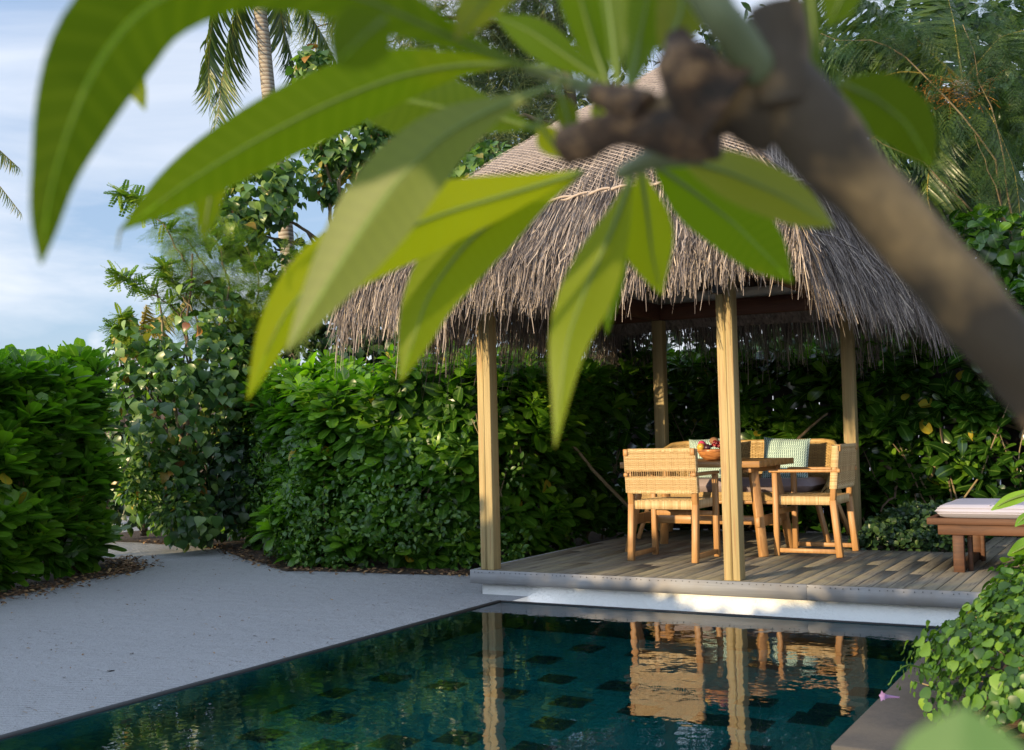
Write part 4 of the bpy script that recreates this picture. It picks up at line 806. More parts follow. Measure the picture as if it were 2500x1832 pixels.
cf = [[cr, P_(590, -40), P_(572, 60), P_(545, 170), P_(530, 300, 15.8)], [cr, P_(670, -60, 16.2), P_(690, 60, 16.4), P_(715, 150, 16.4), P_(735, 215, 16.4)], [cr, P_(560, -120), P_(520, 20), P_(508, 150), P_(512, 250)], [cr, P_(720, -110), P_(800, -30), P_(850, 60), P_(880, 130)], [cr, P_(700, -80, 17), P_(740, 10, 17), P_(790, 90, 17), P_(820, 150, 17)]] + [arc(cr, a_, R(el), 3.0, .5) for a_, el in ((0, 45), (1.1, 60), (2.2, 30), (3.3, 50), (4.4, 35), (5.4, 60))]
palm('coconut_palm', 'tall coconut palm with ringed grey trunk and hanging fronds at the upper left', [base, P_(705, 620), P_(690, 500), P_(668, 330), P_(645, 130), P_(634, 0), cr], cf, .62, r=(.112, .085), n=70, drp=.75)
cr2 = P_(-210, 350, 16); b2_ = P_(-240, 900, 16); b2_.z = 0
palm('coconut_palm', 'palm beyond the left edge, only its yellowing frond tips showing', [b2_, P_(-220, 600, 16), cr2], [[cr2, P_(-100, 310, 15.8), P_(-20, 350, 15.8), P_(48, 412, 15.8)], [cr2, P_(-110, 370, 15.8), P_(-20, 430, 15.8), P_(52, 522, 15.8)], [cr2, P_(-260, 280, 15.8), P_(-330, 330, 15.8)], [cr2, P_(-260, 400, 15.8), P_(-300, 500, 15.8)], [cr2, P_(-200, 240, 16.8), P_(-180, 200, 16.8)]], .36, r=(.12, .09), n=48, drp=.7, rnd=(.3, 1), w=1.2)
cr3 = P_(347, 812, 15); b3 = P_(350, 1000, 15); b3.z = 0
palm('young_palm', 'small yellow-green palm showing above the left hedge', [b3, cr3], [[cr3, P_(335, 790, 15), P_(322, 765, 15)], [cr3, P_(390, 790, 15), P_(430, 760, 15), P_(456, 728, 15)], [cr3, P_(352, 780, 15), P_(358, 745, 15)], [cr3, P_(385, 800, 15), P_(420, 830, 15), P_(430, 860, 15)], [cr3, P_(335, 840, 15), P_(322, 870, 15)], [cr3, P_(300, 862, 15.2), P_(270, 872, 15.3), P_(252, 898, 15.3)], [cr3, P_(375, 780, 15), P_(400, 770, 15)]], .26, L_palmy, (.05, .04), 34, drp=.8, rnd=(.2, 1), w=1.3)
cr4 = P_(2350, 200, 14.2); b4 = P_(2320, 900, 14.4); b4.z = 0
ff = [[cr4, P_(2200, 170), P_(2060, 230), P_(1960, 380)], [cr4, P_(2230, 100), P_(2090, 90), P_(1980, 180)], [cr4, P_(2250, 250), P_(2150, 350), P_(2120, 520)], [cr4, P_(2420, 280), P_(2480, 420), P_(2500, 620)], [cr4, P_(2330, 60), P_(2300, -60)], [cr4, P_(2440, 90), P_(2560, 60)], [cr4, P_(2200, 60), P_(2080, -20), P_(2000, -30)], [cr4, P_(2280, 330), P_(2260, 480), P_(2300, 600)], [cr4, P_(2400, 330), P_(2420, 480), P_(2440, 600)], [cr4, P_(2450, 220), P_(2560, 300), P_(2600, 420)], [cr4, P_(2200, 290), P_(2040, 400), P_(1980, 560)], [cr4, P_(2340, 380), P_(2340, 520), P_(2380, 680)]]
ff = [[q if k == 0 else at(*[(q - Vector((0, 0, CAMZ))).dot(R3) / (q - Vector((0, 0, CAMZ))).dot(F3) * FPX + 1250, 916 - (q - Vector((0, 0, CAMZ))).dot(U3) / (q - Vector((0, 0, CAMZ))).dot(F3) * FPX], 14.2 + .9 * math.sin(i * 1.7) * k / 3) for k, q in enumerate(f_)] for i, f_ in enumerate(ff)]
pr = palm('coconut_palm', 'big palm with orange flower stalks in its crown at the upper right', [b4, P_(2330, 600, 14.3), cr4], ff, .72, r=(.16, .14), n=64, drp=.55, rnd=(0, .6))
mb = MB()
for k in range(70):
    c_ = at(2330 + rng.normal(0, 45), 225 + rng.normal(0, 20), 13.9); d = rv(1)[0] * .22; mb.tube([np.array(c_), np.array(c_) + d * .5 + np.array([0, 0, .02]), np.array(c_) + d], .004, 4, rnd=rng.random(), cap=False)
for k in range(160): ball(mb, tuple(np.array(at(2330 + rng.normal(0, 50), 228 + rng.normal(0, 22), 13.9)) + rv(1)[0] * .08), .012, 1, 6, rng.random())
struct(under(mb.build('flower_stalks', rndmat('palm_flower', [(0, (.26, .09, .01)), (1, (.55, .26, .03))], .7)), pr), 'stuff')
ft = feather_tree
c5 = (.3, 13.5, 0); C_ = lambda x, y, d=13: at(x, y, d)
feather_tree('leucaena_tree', 'spreading feathery-leaved tree over the palm at the upper right', Vector((.2, 14.0, 0)),
    [[Vector((.2, 14.0, 0)), C_(2480, 700, 14), C_(2420, 350), C_(2200, 120), C_(2000, 80)], [Vector((.2, 14.0, 0)), C_(2480, 700, 14), C_(2460, 400), C_(2350, 60)], [Vector((.2, 14.0, 0)), C_(2500, 700, 14), C_(2440, 480), C_(2380, 330)], [Vector((.2, 14.0, 0)), C_(2500, 700, 14), C_(2300, 420), C_(2060, 300)]],
    30, .30, L_feathd, spread=.35, clumps=((C_(2080, 70), (.5, .4, .45), 150), (C_(2260, 40), (.5, .4, .3), 170), (C_(2420, 60), (.6, .5, .45), 260), (C_(2440, 330), (.35, .4, .7), 160), (C_(2200, 340), (.3, .3, .4), 60), (C_(1990, 190), (.35, .3, .5), 110), (C_(2150, 540), (.5, .4, .5), 110), (C_(2350, 520), (.5, .4, .4), 90), (C_(2480, 180), (.3, .3, .4), 110), (C_(2300, 260), (.35, .3, .25), 60)))
sg = thing('sea_grape', 'round-leaved dark shrub rising above the hedge at the right edge', 'shrub', (.1, 13.2, 0)); mb = MB()
for (px, py, d, r_, n) in ((2420, 600, 12.6, (.6, .5, .4), 330), (2330, 720, 12.7, (.7, .5, .5), 380), (2480, 780, 12.4, (.6, .5, .6), 360), (2200, 830, 13.1, (.8, .5, .5), 420), (2050, 760, 13.6, (.7, .5, .6), 380), (2130, 640, 13.8, (.7, .5, .5), 300), (2480, 900, 12.2, (.6, .4, .5), 300)): clump(mb, at(px, py, d), r_, n, T_round, .15, .4)
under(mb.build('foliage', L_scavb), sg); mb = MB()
for tx in ((2420, 600), (2200, 800), (2480, 760), (2080, 740)): limbs(mb, [(.1, 13.2, 0), at(2400, 950, 12.9), at(*tx, 12.9)], .05, .015)
under(mb.build('trunk', M_bark, smooth=True), sg)
fk = thing('screen_tree', 'dense dark tree closing the view behind the palm at the right', 'tree', (0, 17.5, 0)); mb = MB()
for (px, py, d, r_, n) in ((2100, 600, 18, (1.6, .8, 1.2), 900), (2450, 600, 18, (1.4, .8, 1.6), 900), (2300, 380, 18.5, (1.4, .8, 1.0), 500), (1990, 420, 18.5, (.8, .6, .8), 260), (2500, 200, 18.5, (1.0, .6, 1.2), 420), (2150, 800, 17.5, (2.0, .6, 1.0), 700), (2500, 900, 17, (1.4, .6, 1.2), 500), (1850, 700, 17.5, (1.6, .6, 1.0), 500), (2120, 150, 19, (1.1, .6, .9), 360), (2300, 60, 19, (1.3, .6, .8), 420), (1960, 250, 19, (.8, .6, .8), 260), (2480, 60, 19, (.8, .6, .6), 240), (2200, 200, 17.5, (1.0, .6, .8), 460), (2420, 250, 17.5, (.9, .6, 1.0), 460), (2050, 330, 17.5, (.8, .6, .8), 380), (2250, 480, 17, (1.2, .6, .9), 520), (1950, 100, 18, (.7, .6, .8), 260)): clump(mb, at(px, py, d), r_, n, T_heart, .20, .5, .2)
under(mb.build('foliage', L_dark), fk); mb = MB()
for tx in ((2100, 600), (2450, 500), (2300, 380), (2500, 200), (1900, 700)): limbs(mb, [(0, 17.5, 0), at(2330, 900, 18), at(*tx, 18.2)], .14, .03)
under(mb.build('trunk', M_bark, smooth=True), fk)
# canopy behind the roof
ck = thing('canopy_tree', 'broad dark green tree filling the gap between the casuarina and the gazebo roof', 'tree', (-8.5, 20, 0)); mb = MB()
for (px, py, d, r_, n) in ((1100, 330, 20.5, (1.3, .7, .9), 620), (1300, 380, 20.5, (1.3, .7, .9), 560), (1500, 300, 20.5, (1.2, .7, 1.1), 560), (1250, 120, 21, (1.3, .7, 1.0), 480), (1500, 60, 21, (1.3, .7, 1.0), 480), (1060, 120, 21, (.8, .7, .8), 240), (1750, 150, 21, (1.2, .7, 1.3), 620), (1820, 400, 20, (1.0, .7, 1.1), 420), (960, 420, 20.5, (.7, .6, .6), 240)): clump(mb, at(px, py, d), r_, n, T_ell, .24, .5, .1)
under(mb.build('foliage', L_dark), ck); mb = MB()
for tx in ((1100, 330), (1300, 380), (1500, 200), (1250, 120), (1750, 200)): limbs(mb, [(-8.5, 20, 0), at(1350, 800, 20.5), at(1350, 500, 20.5), at(*tx, 20.7)], .14, .03)
under(mb.build('trunk', M_bark, smooth=True), ck)
# casuarina
ca = thing('casuarina_tree', 'tall needle-leaved casuarina behind the gazebo roof', 'tree', (-9.6, 18.5, 0)); bm_ = MB(); fm = MB(); b_ = Vector((-7.6, 18.6, 0))
tr_ = [b_, at(1500, 700, 19), at(1420, 350, 19), at(1370, 100, 19), at(1350, -60, 19)]; limbs(bm_, tr_, .16, .06)
brs = []
for (x_, y_, e) in ((1330, 120, (1000, 60)), (1400, 250, (1080, 200)), (1400, 300, (1150, 330)), (1360, 60, (900, 110)), (1370, 100, (1250, -40)), (1380, 150, (1650, 60)), (1420, 300, (1720, 220)), (1400, 250, (1250, 260)), (1350, -20, (1050, -30)), (1450, 420, (1250, 420)), (1360, 30, (1500, -40)), (1360, 60, (760, 70)), (1380, 180, (960, 190)), (1420, 320, (1060, 300))):
    Q = limbs(bm_, [at(x_, y_, 19), at((x_ + e[0]) / 2, (y_ + e[1]) / 2 - 30, 18.8 + rng.normal(0, .5)), at(*e, 18.6 + rng.normal(0, .5))], .05, .01, 6, .05); brs.append(Q)
n = 26000; q = np.concatenate([b_[len(b_) // 5:] for b_ in brs]); i = rng.integers(0, len(q), n // 14); cen = q[i] + rng.normal(0, .24, (len(i), 3)); P = np.repeat(cen, 14, 0) + rng.normal(0, .05, (len(cen) * 14, 3)); n = len(P)
dr_ = np.repeat(rv(len(cen)) * .9, 14, 0) + .45 * rv(n) + np.array([0, 0, -.35]); X, Y, Z = frames(dr_, rv(n)); fm.scatter(T_needle, P, X, Y, Z, rng.uniform(.22, .42, n), rng.random(n))
under(bm_.build('trunk', M_bark, smooth=True), ca); under(fm.build('foliage', L_cas), ca)

# creeper bush on the planter
cb = thing('creeper_bush', 'sunlit mound of round-leaved creeper with one mauve flower spilling over the stone coping', 'bush', (.2, 5.3, .03)); mb = MB(); n = 8500
u = rng.random(n); v = rng.random(n); ang = u * 2 * PI; zz = v ** .7
rx, ry = 1.10, 1.0; cx_, cy_ = .16, 5.38; rr = np.sqrt(1 - (zz * .93) ** 2.6); sh = 1 + .13 * fbm(np.stack([np.cos(ang) * 2, np.sin(ang) * 2, zz * 2], 1), 2.2) - rng.random(n) ** 2 * .22
sq_ = lambda a: np.sign(a) * np.abs(a) ** .62
P = np.stack([cx_ + rx * rr * sq_(np.cos(ang)) * sh, cy_ + ry * rr * sq_(np.sin(ang)) * sh, .05 + .63 * zz * (sh * .8 + .2)], 1); k_ = (P[:, 0] < .9) & (P[:, 1] < 6.1); P = P[k_]; zz = zz[k_]; n = len(P)
nn_ = nrm((P - np.array([cx_, cy_, .0])) / np.array([rx, ry, .5])); X, Y, Z = frames(np.cross(nn_, rv(n)) + nn_ * .3 + np.array([0, 0, -.25]), nn_ + .5 * rv(n) + np.array([0, 0, .3])); mb.scatter(T_round, P, X, Y, Z, rng.uniform(.018, .056, n) * np.where(rng.random(n) < .1, 1.35, 1), rng.beta(1.1, 1.5, n) * .93 + (rng.random(n) < .03) * .07)
under(mb.build('foliage', L_round), cb); mb = MB(); stm = MB()
for k in range(60):
    i = rng.integers(n); e = P[i]; c0 = np.array([cx_ + (e[0] - cx_) * .5, cy_ + (e[1] - cy_) * .5, .04]); stm.tube([c0, (c0 + e) / 2 + rv(1)[0] * .05, e], .003, 4, rnd=rng.random())
stm2 = MB(); Q = limbs(stm2, [at(2290, 1640, 4.5), at(2215, 1620, 4.42), at(2190, 1640, 4.38), at(2168, 1673, 4.36)], .004, .003, 5, .002)
under(stm.build('stems', M_bark, smooth=True), cb); under(stm2.build('flower_stalk', L_round, smooth=True), cb)
mb = MB(); fl = at(2155, 1700, 4.36); d0 = at(2195, 1703, 4.38) - fl; L0 = d0.length; d0.normalize(); a_ = d0.orthogonal().normalized(); b_ = d0.cross(a_); V = []; 
for s_, r_ in ((L0, .003), (L0 * .35, .006), (L0 * .1, .010), (-.002, .017)):
    for k in range(15): rr_ = r_ * (1 + (.28 * math.cos(5 * 2 * PI * k / 15) if r_ > .015 else 0)); V.append(tuple(fl + d0 * s_ + (a_ * math.cos(2 * PI * k / 15) + b_ * math.sin(2 * PI * k / 15)) * rr_))
mb.add(V, [(j * 15 + i, j * 15 + (i + 1) % 15, (j + 1) * 15 + (i + 1) % 15, (j + 1) * 15 + i) for j in range(3) for i in range(15)]); under(mb.build('flower', leafmat('mauve_petal', [(0, (.33, .20, .44)), (1, (.42, .28, .52))], .4, .5, tcol=(1, 1, 1))), cb)

# unseen hedge and solid core added behind the camera to shade sand and deck
oh = thing('naupaka_hedge', 'unseen tall hedge added behind the viewer to shade the sand and deck', 'hedge', (-9, -1, 0))
hf = lambda p: np.interp(-p[:, 0], [4.2, 5.5, 5.7, 6.7, 6.9, 7.5, 8.4, 10.2, 11.4, 13, 13.6], [1.55, 1.55, 1.30, 1.30, 1.52, 1.56, 1.95, 2.65, 2.95, 3.0, 1.5])  # heights shaped by where shade and sun patches should fall
hedge(oh, [(-4.2, -1.0), (-18, -1.0)], hf, .6, 700, 400, 200, .26, L_scavb, T_obov2, 9, stem=False, bulge=.1)
mb = MB(); 
for a_, b_ in zip(np.linspace(4.25, 18, 60)[:-1], np.linspace(4.25, 18, 60)[1:]): mb.b2(-b_, -a_, -.75, -.55, 0, float(hf(np.array([[-(a_ + b_) / 2, 0]]))[0]) - .08, rnd=.2)
under(mb.build('slats_or_shade_core', M_beam), oh)  # solid boxes added inside the hedge to block the sun

# ================================================================== FOREGROUND FRANGIPANI
fg = thing('frangipani_tree', 'out-of-focus frangipani bough with long green leaves hanging across the foreground', 'tree', at(2560, 1150, .62))
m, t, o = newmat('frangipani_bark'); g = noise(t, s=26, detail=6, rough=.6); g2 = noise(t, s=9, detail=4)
c = mixc(t, ramp(t, g2, [(.44, (0, 0, 0)), (.56, (1, 1, 1))]), (.040, .028, .013), (.30, .19, .075)); c = mixc(t, ramp(t, g, [(.35, (0, 0, 0)), (.6, (1, 1, 1))]), mixc(t, .5, c, (.05, .035, .02)), c); p = principled(t, o, Base_Color=c, Roughness=.8); bump(t, g, p, .8, .003); M_fbark = m  # tan mottling is warm sun spots put into the bark colour
m, t, o = newmat('knobby_bark'); g = noise(t, s=42, detail=5, rough=.7); p = principled(t, o, Base_Color=ramp(t, g, [(.35, (.012, .008, .004)), (.52, (.06, .032, .014)), (.68, (.24, .14, .06))]), Roughness=.85); bump(t, g, p, 1, .006); M_knob = m
m, t, o = newmat('green_shoot'); p = principled(t, o, Base_Color=mixc(t, noise(t, s=30), (.06, .085, .035), (.14, .165, .07)), Roughness=.5); M_shoot = m
K = 1.10914
def A2(x, y, d): return at(x * K, y * K, d)
def fpath(pts, k=40):
    P = np.array([tuple(A2(*q)) for q in pts]); t_ = np.linspace(0, len(P) - 1, k); Q = np.stack([np.interp(t_, range(len(P)), P[:, i]) for i in range(3)], 1)
    for _ in range(int(k / len(P))): Q[1:-1] = (Q[:-2] + 2 * Q[1:-1] + Q[2:]) / 4
    return Q
def fbranch(mb, pts, radii_px, n=20, rough=.0012, f=60):
    Q = fpath([q for q in pts], 44); ds = np.interp(np.linspace(0, 1, 44), np.linspace(0, 1, len(pts)), [q[2] for q in pts]); rp = np.interp(np.linspace(0, 1, 44), np.linspace(0, 1, len(radii_px)), radii_px)
    k0 = sum(len(v) for v in mb.v); mb.tube(Q, rp * K * ds / FPX, n); V = mb.v[-1]; c = np.vstack([np.repeat(Q, n, 0), Q[0], Q[-1]]); d = nrm(V - c); V += d * (rough * fbm(V, f))[:, None]
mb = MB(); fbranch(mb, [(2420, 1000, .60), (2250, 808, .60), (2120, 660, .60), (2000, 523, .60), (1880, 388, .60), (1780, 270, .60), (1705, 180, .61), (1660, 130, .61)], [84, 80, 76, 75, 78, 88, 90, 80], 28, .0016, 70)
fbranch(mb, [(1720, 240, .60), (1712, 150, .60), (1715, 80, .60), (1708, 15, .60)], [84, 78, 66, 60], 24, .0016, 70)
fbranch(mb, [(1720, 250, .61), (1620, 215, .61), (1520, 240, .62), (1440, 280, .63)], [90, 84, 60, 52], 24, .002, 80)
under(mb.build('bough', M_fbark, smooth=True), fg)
mb = MB(); fbranch(mb, [(1560, 260, .61), (1480, 290, .62), (1380, 285, .63), (1300, 300, .64), (1240, 320, .65)], [70, 55, 44, 42, 34], 22, .006, 55)
fbranch(mb, [(1600, 230, .60), (1540, 190, .60), (1500, 120, .60), (1490, 70, .60)], [84, 72, 60, 40], 22, .007, 55); fbranch(mb, [(1420, 250, .62), (1360, 215, .63), (1310, 205, .64)], [40, 32, 24], 16, .003, 70); under(mb.build('knobby_spur', M_knob, smooth=True), fg)
mb = MB(); fbranch(mb, [(1700, 205, .60), (1668, 150, .59), (1628, 90, .58), (1585, 40, .57), (1545, -30, .57)], [22, 44, 44, 40, 40], 20, .0006, 60); under(mb.build('side_shoot', M_shoot, smooth=True), fg)
mb = MB(); fbranch(mb, [(1530, 320, .62), (1460, 340, .64), (1400, 365, .68), (1370, 380, .72)], [46, 30, 22, 16], 16, .0008, 60); fbranch(mb, [(1420, 225, .63), (1380, 212, .66), (1300, 196, .70), (1160, 152, .72)], [28, 22, 16, 12], 16, .0008, 60); under(mb.build('leaf_shoot', M_shoot, smooth=True), fg)
m, t, o = newmat('leaf_rib'); principled(t, o, Base_Color=(.10, .155, .022), Roughness=.5); M_rib = m
def pleaf(pts, hw, mat, rnd=.5, roll=0, fold=.3, prof=None, tipl=0, nm='leaf', wav=.0, rows=34, cols=10):
    P = fpath(pts, rows + 1); ds = np.interp(np.linspace(0, 1, rows + 1), np.linspace(0, 1, len(pts)), [q[2] for q in pts]); T = nrm(np.gradient(P, axis=0)); V_ = nrm(np.array([0, 0, CAMZ]) - P)
    sd = nrm(np.cross(T, V_)); nz = np.cross(sd, T); s_ = np.linspace(0, 1, rows + 1)
    rl = np.interp(s_, np.linspace(0, 1, len(roll)), roll) if hasattr(roll, '__len__') else np.full(rows + 1, roll); rl = np.radians(rl)
    side = sd * np.cos(rl)[:, None] + nz * np.sin(rl)[:, None]; nn = np.cross(side, T)
    prof = prof or [0.05, .07, .16, .36, .60, .82, .96, 1.0, .95, .80, .55, .25, .02]; w = np.interp(s_, np.linspace(0, 1, len(prof)), prof)
    for _ in range(2): w[1:-1] = (w[:-2] + 2 * w[1:-1] + w[2:]) / 4
    w = w * hw * K * ds / FPX; c_ = np.linspace(-1, 1, cols + 1); V = []; L = []
    for i in range(rows + 1):
        for x_ in c_:
            V.append(P[i] + side[i] * w[i] * x_ - nn[i] * w[i] * fold * (abs(x_) - .35 * x_ * x_) * 1.0 + nn[i] * wav * w[i] * math.sin(i * .55 + x_) * abs(x_)); L.append((x_, s_[i], 0))
    C = cols + 1; mb = MB(); mb.add(V, [(j * C + i, j * C + i + 1, (j + 1) * C + i + 1, (j + 1) * C + i) for j in range(rows) for i in range(cols)], rnd=rnd, luv=L)
    lf = under(mb.build(nm, mat, smooth=True), fg)
    mb = MB(); mb.tube(P[:int(rows * .97)] - nn[:int(rows * .97)] * .0004, np.linspace(.0017, .0004, int(rows * .97)) * np.mean(ds) / .75, 6); md = mb.build('midrib', M_rib, smooth=True); md.parent = lf; md.matrix_parent_inverse = (Matrix.Translation(fg.location) @ lf.matrix_parent_inverse).inverted()
    return lf
full = [.5, .75, .9, 1.0, 1.0, .98, .92, .80, .62, .42, .20, .02]
pleaf([(1380, 215, .70), (1150, 148, .66), (950, 65, .62), (760, -25, .60), (520, -60, .58), (330, -5, .57), (215, 130, .57), (150, 280, .58), (105, 430, .59), (90, 582, .60)], 118, L_plum, .20, roll=[0, 5, 20, 35, 30, 10, 0, 0], fold=.25, prof=[.04, .04, .06, .30, .55, .68, .80, .92, 1.0, .98, .80, .62, .38, .30, .02])
pleaf([(1230, 150, .85), (1040, 138, .84), (880, 165, .82), (720, 228, .80), (560, 310, .79), (420, 395, .78), (265, 508, .78)], 76, L_plum, .52, roll=12, fold=.3, prof=[.05, .06, .35, .72, .92, 1.0, .98, .90, .80, .55, .02])
mb = MB(); mb.tube([A2(268, 500, .78), A2(262, 520, .78), A2(258, 552, .78)], [.0012, .0009, .0004], 6); under(mb.build('leaf_tip', M_shoot), fg)
pleaf([(1245, 305, .90), (1110, 262, .90), (950, 232, .90), (820, 205, .90), (700, 190, .90)], 78, L_plum, .30, roll=-10, fold=.15)
pleaf([(1245, 180, .68), (1100, 232, .70), (985, 290, .71), (880, 390, .72), (800, 500, .73), (720, 625, .74), (630, 775, .75)], 90, L_pale, .5, roll=-18, fold=.20, prof=[.04, .10, .35, .62, .85, .97, 1.0, .90, .68, .42, .02])
pleaf([(1285, 378, .88), (1130, 425, .88), (980, 468, .88), (840, 525, .87), (720, 590, .86), (620, 690, .86), (545, 880, .86)], 78, L_plum, .88, roll=8, fold=.3, prof=[.05, .30, .62, .85, .98, 1.0, .97, .85, .65, .42, .02])
pleaf([(1278, 384, .92), (1150, 440, .92), (1030, 530, .92), (940, 650, .92), (882, 840, .92)], 72, L_plum, .68, roll=-8, fold=.3, prof=[.05, .28, .6, .85, 1.0, 1.0, .92, .75, .50, .02])
pleaf([(1395, 378, .80), (1355, 490, .80), (1300, 610, .80), (1245, 750, .79), (1222, 985, .78)], 62, L_plum, .72, roll=-20, fold=.3, prof=[.05, .22, .45, .68, .88, 1.0, 1.0, .85, .6, .30, .02])
pleaf([(1385, 385, .90), (1352, 580, .92), (1336, 738, .93)], 36, L_plum, .45, roll=30, prof=[.05, .3, .7, 1, .9, .5, .02])
pleaf([(1410, 372, .84), (1425, 470, .85), (1435, 560, .86), (1456, 650, .87)], 62, L_plum, .80, roll=20, fold=.35, prof=[.05, .45, .85, 1, .9, .5, .02])
pleaf([(1440, 362, .86), (1530, 425, .87), (1620, 495, .88), (1745, 622, .89)], 72, L_plum, .50, roll=-10, fold=.30, prof=[.08, .50, .85, 1, 1, .95, .7, .02])
pleaf([(1495, 350, .72), (1600, 378, .73), (1720, 430, .74), (1836, 500, .75)], 58, L_plumy, .6, roll=15, fold=.30, prof=[.08, .6, .92, 1, .95, .7, .02])
pleaf([(1845, 180, .66), (1925, 215, .67), (1995, 270, .68), (2054, 372, .69)], 66, L_plum, .08, roll=0, fold=.12, prof=[.05, .55, .95, 1.0, .95, .65, .02])
pleaf([(1140, -90, .60), (1080, -10, .61), (1002, 88, .62)], 62, L_plumy, .2, roll=25, fold=.5, prof=[.7, .95, 1, .9, .6, .02])
pleaf([(850, 40, .50), (800, 80, .50), (735, 145, .50)], 70, L_plum, .25, roll=10, prof=[.3, .75, 1, 1, .9, .65, .05])
pleaf([(1345, 205, .74), (1310, 110, .74), (1275, -10, .73), (1250, -110, .72)], 46, L_plum, .45, roll=-20, prof=[.06, .4, .8, 1, 1, .9])
pleaf([(1385, 205, .72), (1405, 100, .72), (1425, 0, .71), (1440, -110, .70)], 60, L_plum, .35, roll=20, prof=[.06, .4, .8, 1, 1, .9])
pleaf([(1350, 195, .78), (1270, 140, .78), (1170, 70, .78), (1080, 30, .78)], 44, L_plum, .5, roll=-25)
pleaf([(1360, 190, .76), (1350, 90, .77), (1335, -20, .78), (1330, -100, .78)], 46, L_plum, .30, roll=35, prof=[.06, .4, .8, 1, 1, .9])
pleaf([(1460, 110, .66), (1500, 30, .66), (1500, -80, .66)], 60, L_plum, .3, roll=15, prof=[.2, .7, 1, 1, .9])
pleaf([(1900, -90, .70), (1860, -20, .70), (1822, 60, .70)], 46, L_plum, .3, roll=20, prof=[.6, 1, 1, .8, .02])
pleaf([(1780, -80, .66), (1790, 40, .66), (1802, 180, .66)], 20, L_plum, .15, roll=30, prof=[.8, 1, 1, .8, .02])
pleaf([(262, 120, .78), (295, 175, .78), (320, 245, .78)], 34, L_plum, .9, roll=20, prof=[.8, 1, .8, .5, .02])
pleaf([(500, 340, .84), (465, 420, .84), (447, 530, .84)], 36, L_plum, .6, roll=20, prof=[.8, 1, .95, .7, .02])
pleaf([(1225, 190, .76), (1245, 240, .76), (1262, 310, .76)], 26, L_plum, .3, roll=10); pleaf([(1180, 262, .78), (1205, 300, .78), (1240, 352, .78)], 30, L_plum, .95, roll=10); pleaf([(1300, 210, .74), (1315, 240, .74), (1322, 285, .74)], 16, L_plum, .8)
# unseen loose leaves added toward the sun, behind the viewer, to shade bough and leaves
for k in range(15):
    tgt = np.array(tuple(at(*[(1900, 430), (2080, 560), (2230, 760), (2380, 930), (1700, 200), (1500, 300), (1250, 60), (800, 330), (1180, 250), (450, 120), (2150, 640), (1960, 420), (1600, 330), (2300, 800), (1780, 240)][k], .62))); c_ = tgt + np.array(sdir) * rng.uniform(.55, .95) + rv(1)[0] * .02
    a_ = rv(1)[0] * .09 + np.array([0, 0, -.03]); Pw = [c_ - a_, c_ - a_ * .3 + (0, 0, .012), c_ + a_ * .4 + (0, 0, .008), c_ + a_]; T_, S_, N_ = (nrm(a_[None])[0], None, None); S_ = nrm(np.cross(T_, np.array(sdir))[None])[0]
    mb = MB(); R_ = 10; mb.add([np.array([np.interp(i / R_, [0, .33, .66, 1], [q[j] for q in Pw]) for j in range(3)]) + S_ * x_ * .036 * math.sin(PI * min(1, (i / R_) * .94 + .05)) ** .7 for i in range(R_ + 1) for x_ in (-1, 0, 1)], [(i * 3 + j, i * 3 + j + 1, i * 3 + j + 4, i * 3 + j + 3) for i in range(R_) for j in range(2)], rnd=rng.random()); under(mb.build('leaf', L_plum, smooth=True), fg)
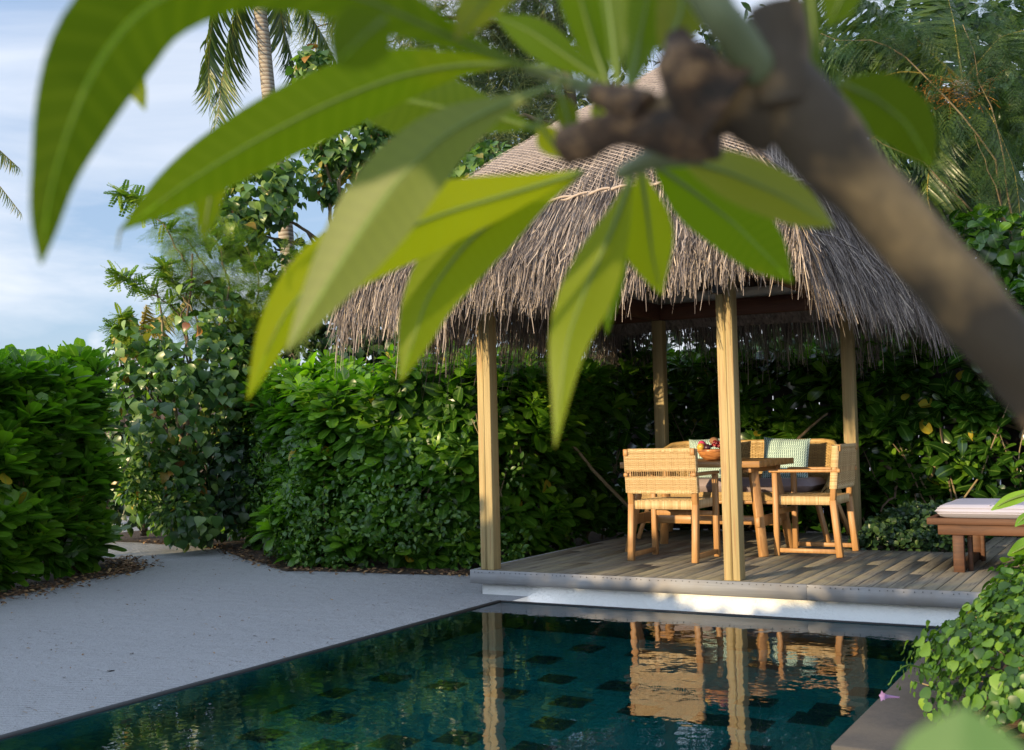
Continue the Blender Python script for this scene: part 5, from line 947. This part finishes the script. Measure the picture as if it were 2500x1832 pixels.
# blurred leaf close to the lens at the bottom right
bl = thing('foreground_leaf_shoot', 'single rounded green leaf close to the lens at the lower right corner', 'plant', at(2400, 2500, .36)); fg_keep = fg; fg = bl
m, t, o = newmat('smooth_green_leaf'); p = principled(t, None, Base_Color=mixc(t, noise(t, s=15), (.055, .135, .03), (.085, .18, .038)), Roughness=.5); tr = t.nodes.new('ShaderNodeBsdfTranslucent'); tr.inputs[0].default_value = (.17, .30, .06, 1); mx = t.nodes.new('ShaderNodeMixShader'); mx.inputs[0].default_value = .35; t.links.new(p.outputs[0], mx.inputs[1]); t.links.new(tr.outputs[0], mx.inputs[2]); t.links.new(mx.outputs[0], o.inputs[0])
pleaf([(2150, 2150, .36), (2140, 1950, .355), (2128, 1760, .36), (2122, 1556, .37)], 168, m, .5, roll=0, fold=.10, prof=[.1, .4, .7, .9, 1, 1, 1, .97, .88, .66, .05])
fg = fg_keep
# leaves of a shrub at the right edge, beyond the planter
es = thing('broad_leaf_shrub', 'few broad wavy green leaves poking in at the right edge above the creeper', 'shrub', at(2620, 1500, 5.6)); fg = es
E2 = lambda L_: [(x / K, y / K, d) for x, y, d in L_]
for pts, hw in (([(2560, 1200, 5.6), (2510, 1205, 5.6), (2460, 1222, 5.6), (2420, 1246, 5.6)], 14), ([(2560, 1230, 5.6), (2520, 1250, 5.6), (2495, 1268, 5.6), (2478, 1286, 5.6)], 12), ([(2570, 1310, 5.5), (2520, 1325, 5.5), (2490, 1342, 5.5), (2460, 1356, 5.5)], 19), ([(2560, 1380, 5.4), (2525, 1395, 5.4), (2490, 1420, 5.4)], 22), ([(2580, 1420, 5.3), (2530, 1425, 5.3), (2450, 1440, 5.3)], 20)):
    pleaf(E2(pts), hw, L_scav, rng.uniform(.6, .9), roll=rng.uniform(-30, 30), fold=.3, prof=[.3, .5, .8, 1, .95, .6, .1], wav=.15, rows=16, cols=6)
mb = MB(); limbs(mb, [at(2620, 1500, 5.6), at(2600, 1350, 5.6), at(2570, 1200, 5.6)], .012, .006, 6, .003); under(mb.build('stem', M_bark, smooth=True), es)
mb = MB(); c_ = np.array(tuple(at(2466, 1412, 5.2))); rosettes(mb, np.stack([c_, c_ + (.03, 0, -.02), c_ + (-.02, 0, -.04)]), np.array([[0, -.3, 1.], [.3, -.3, 1], [-.4, -.2, .8]]), np.array([.06, .05, .05]), 9, T_round); under(mb.build('rosette', L_small), es)
fg = fg_keep
bpy.context.view_layer.update()
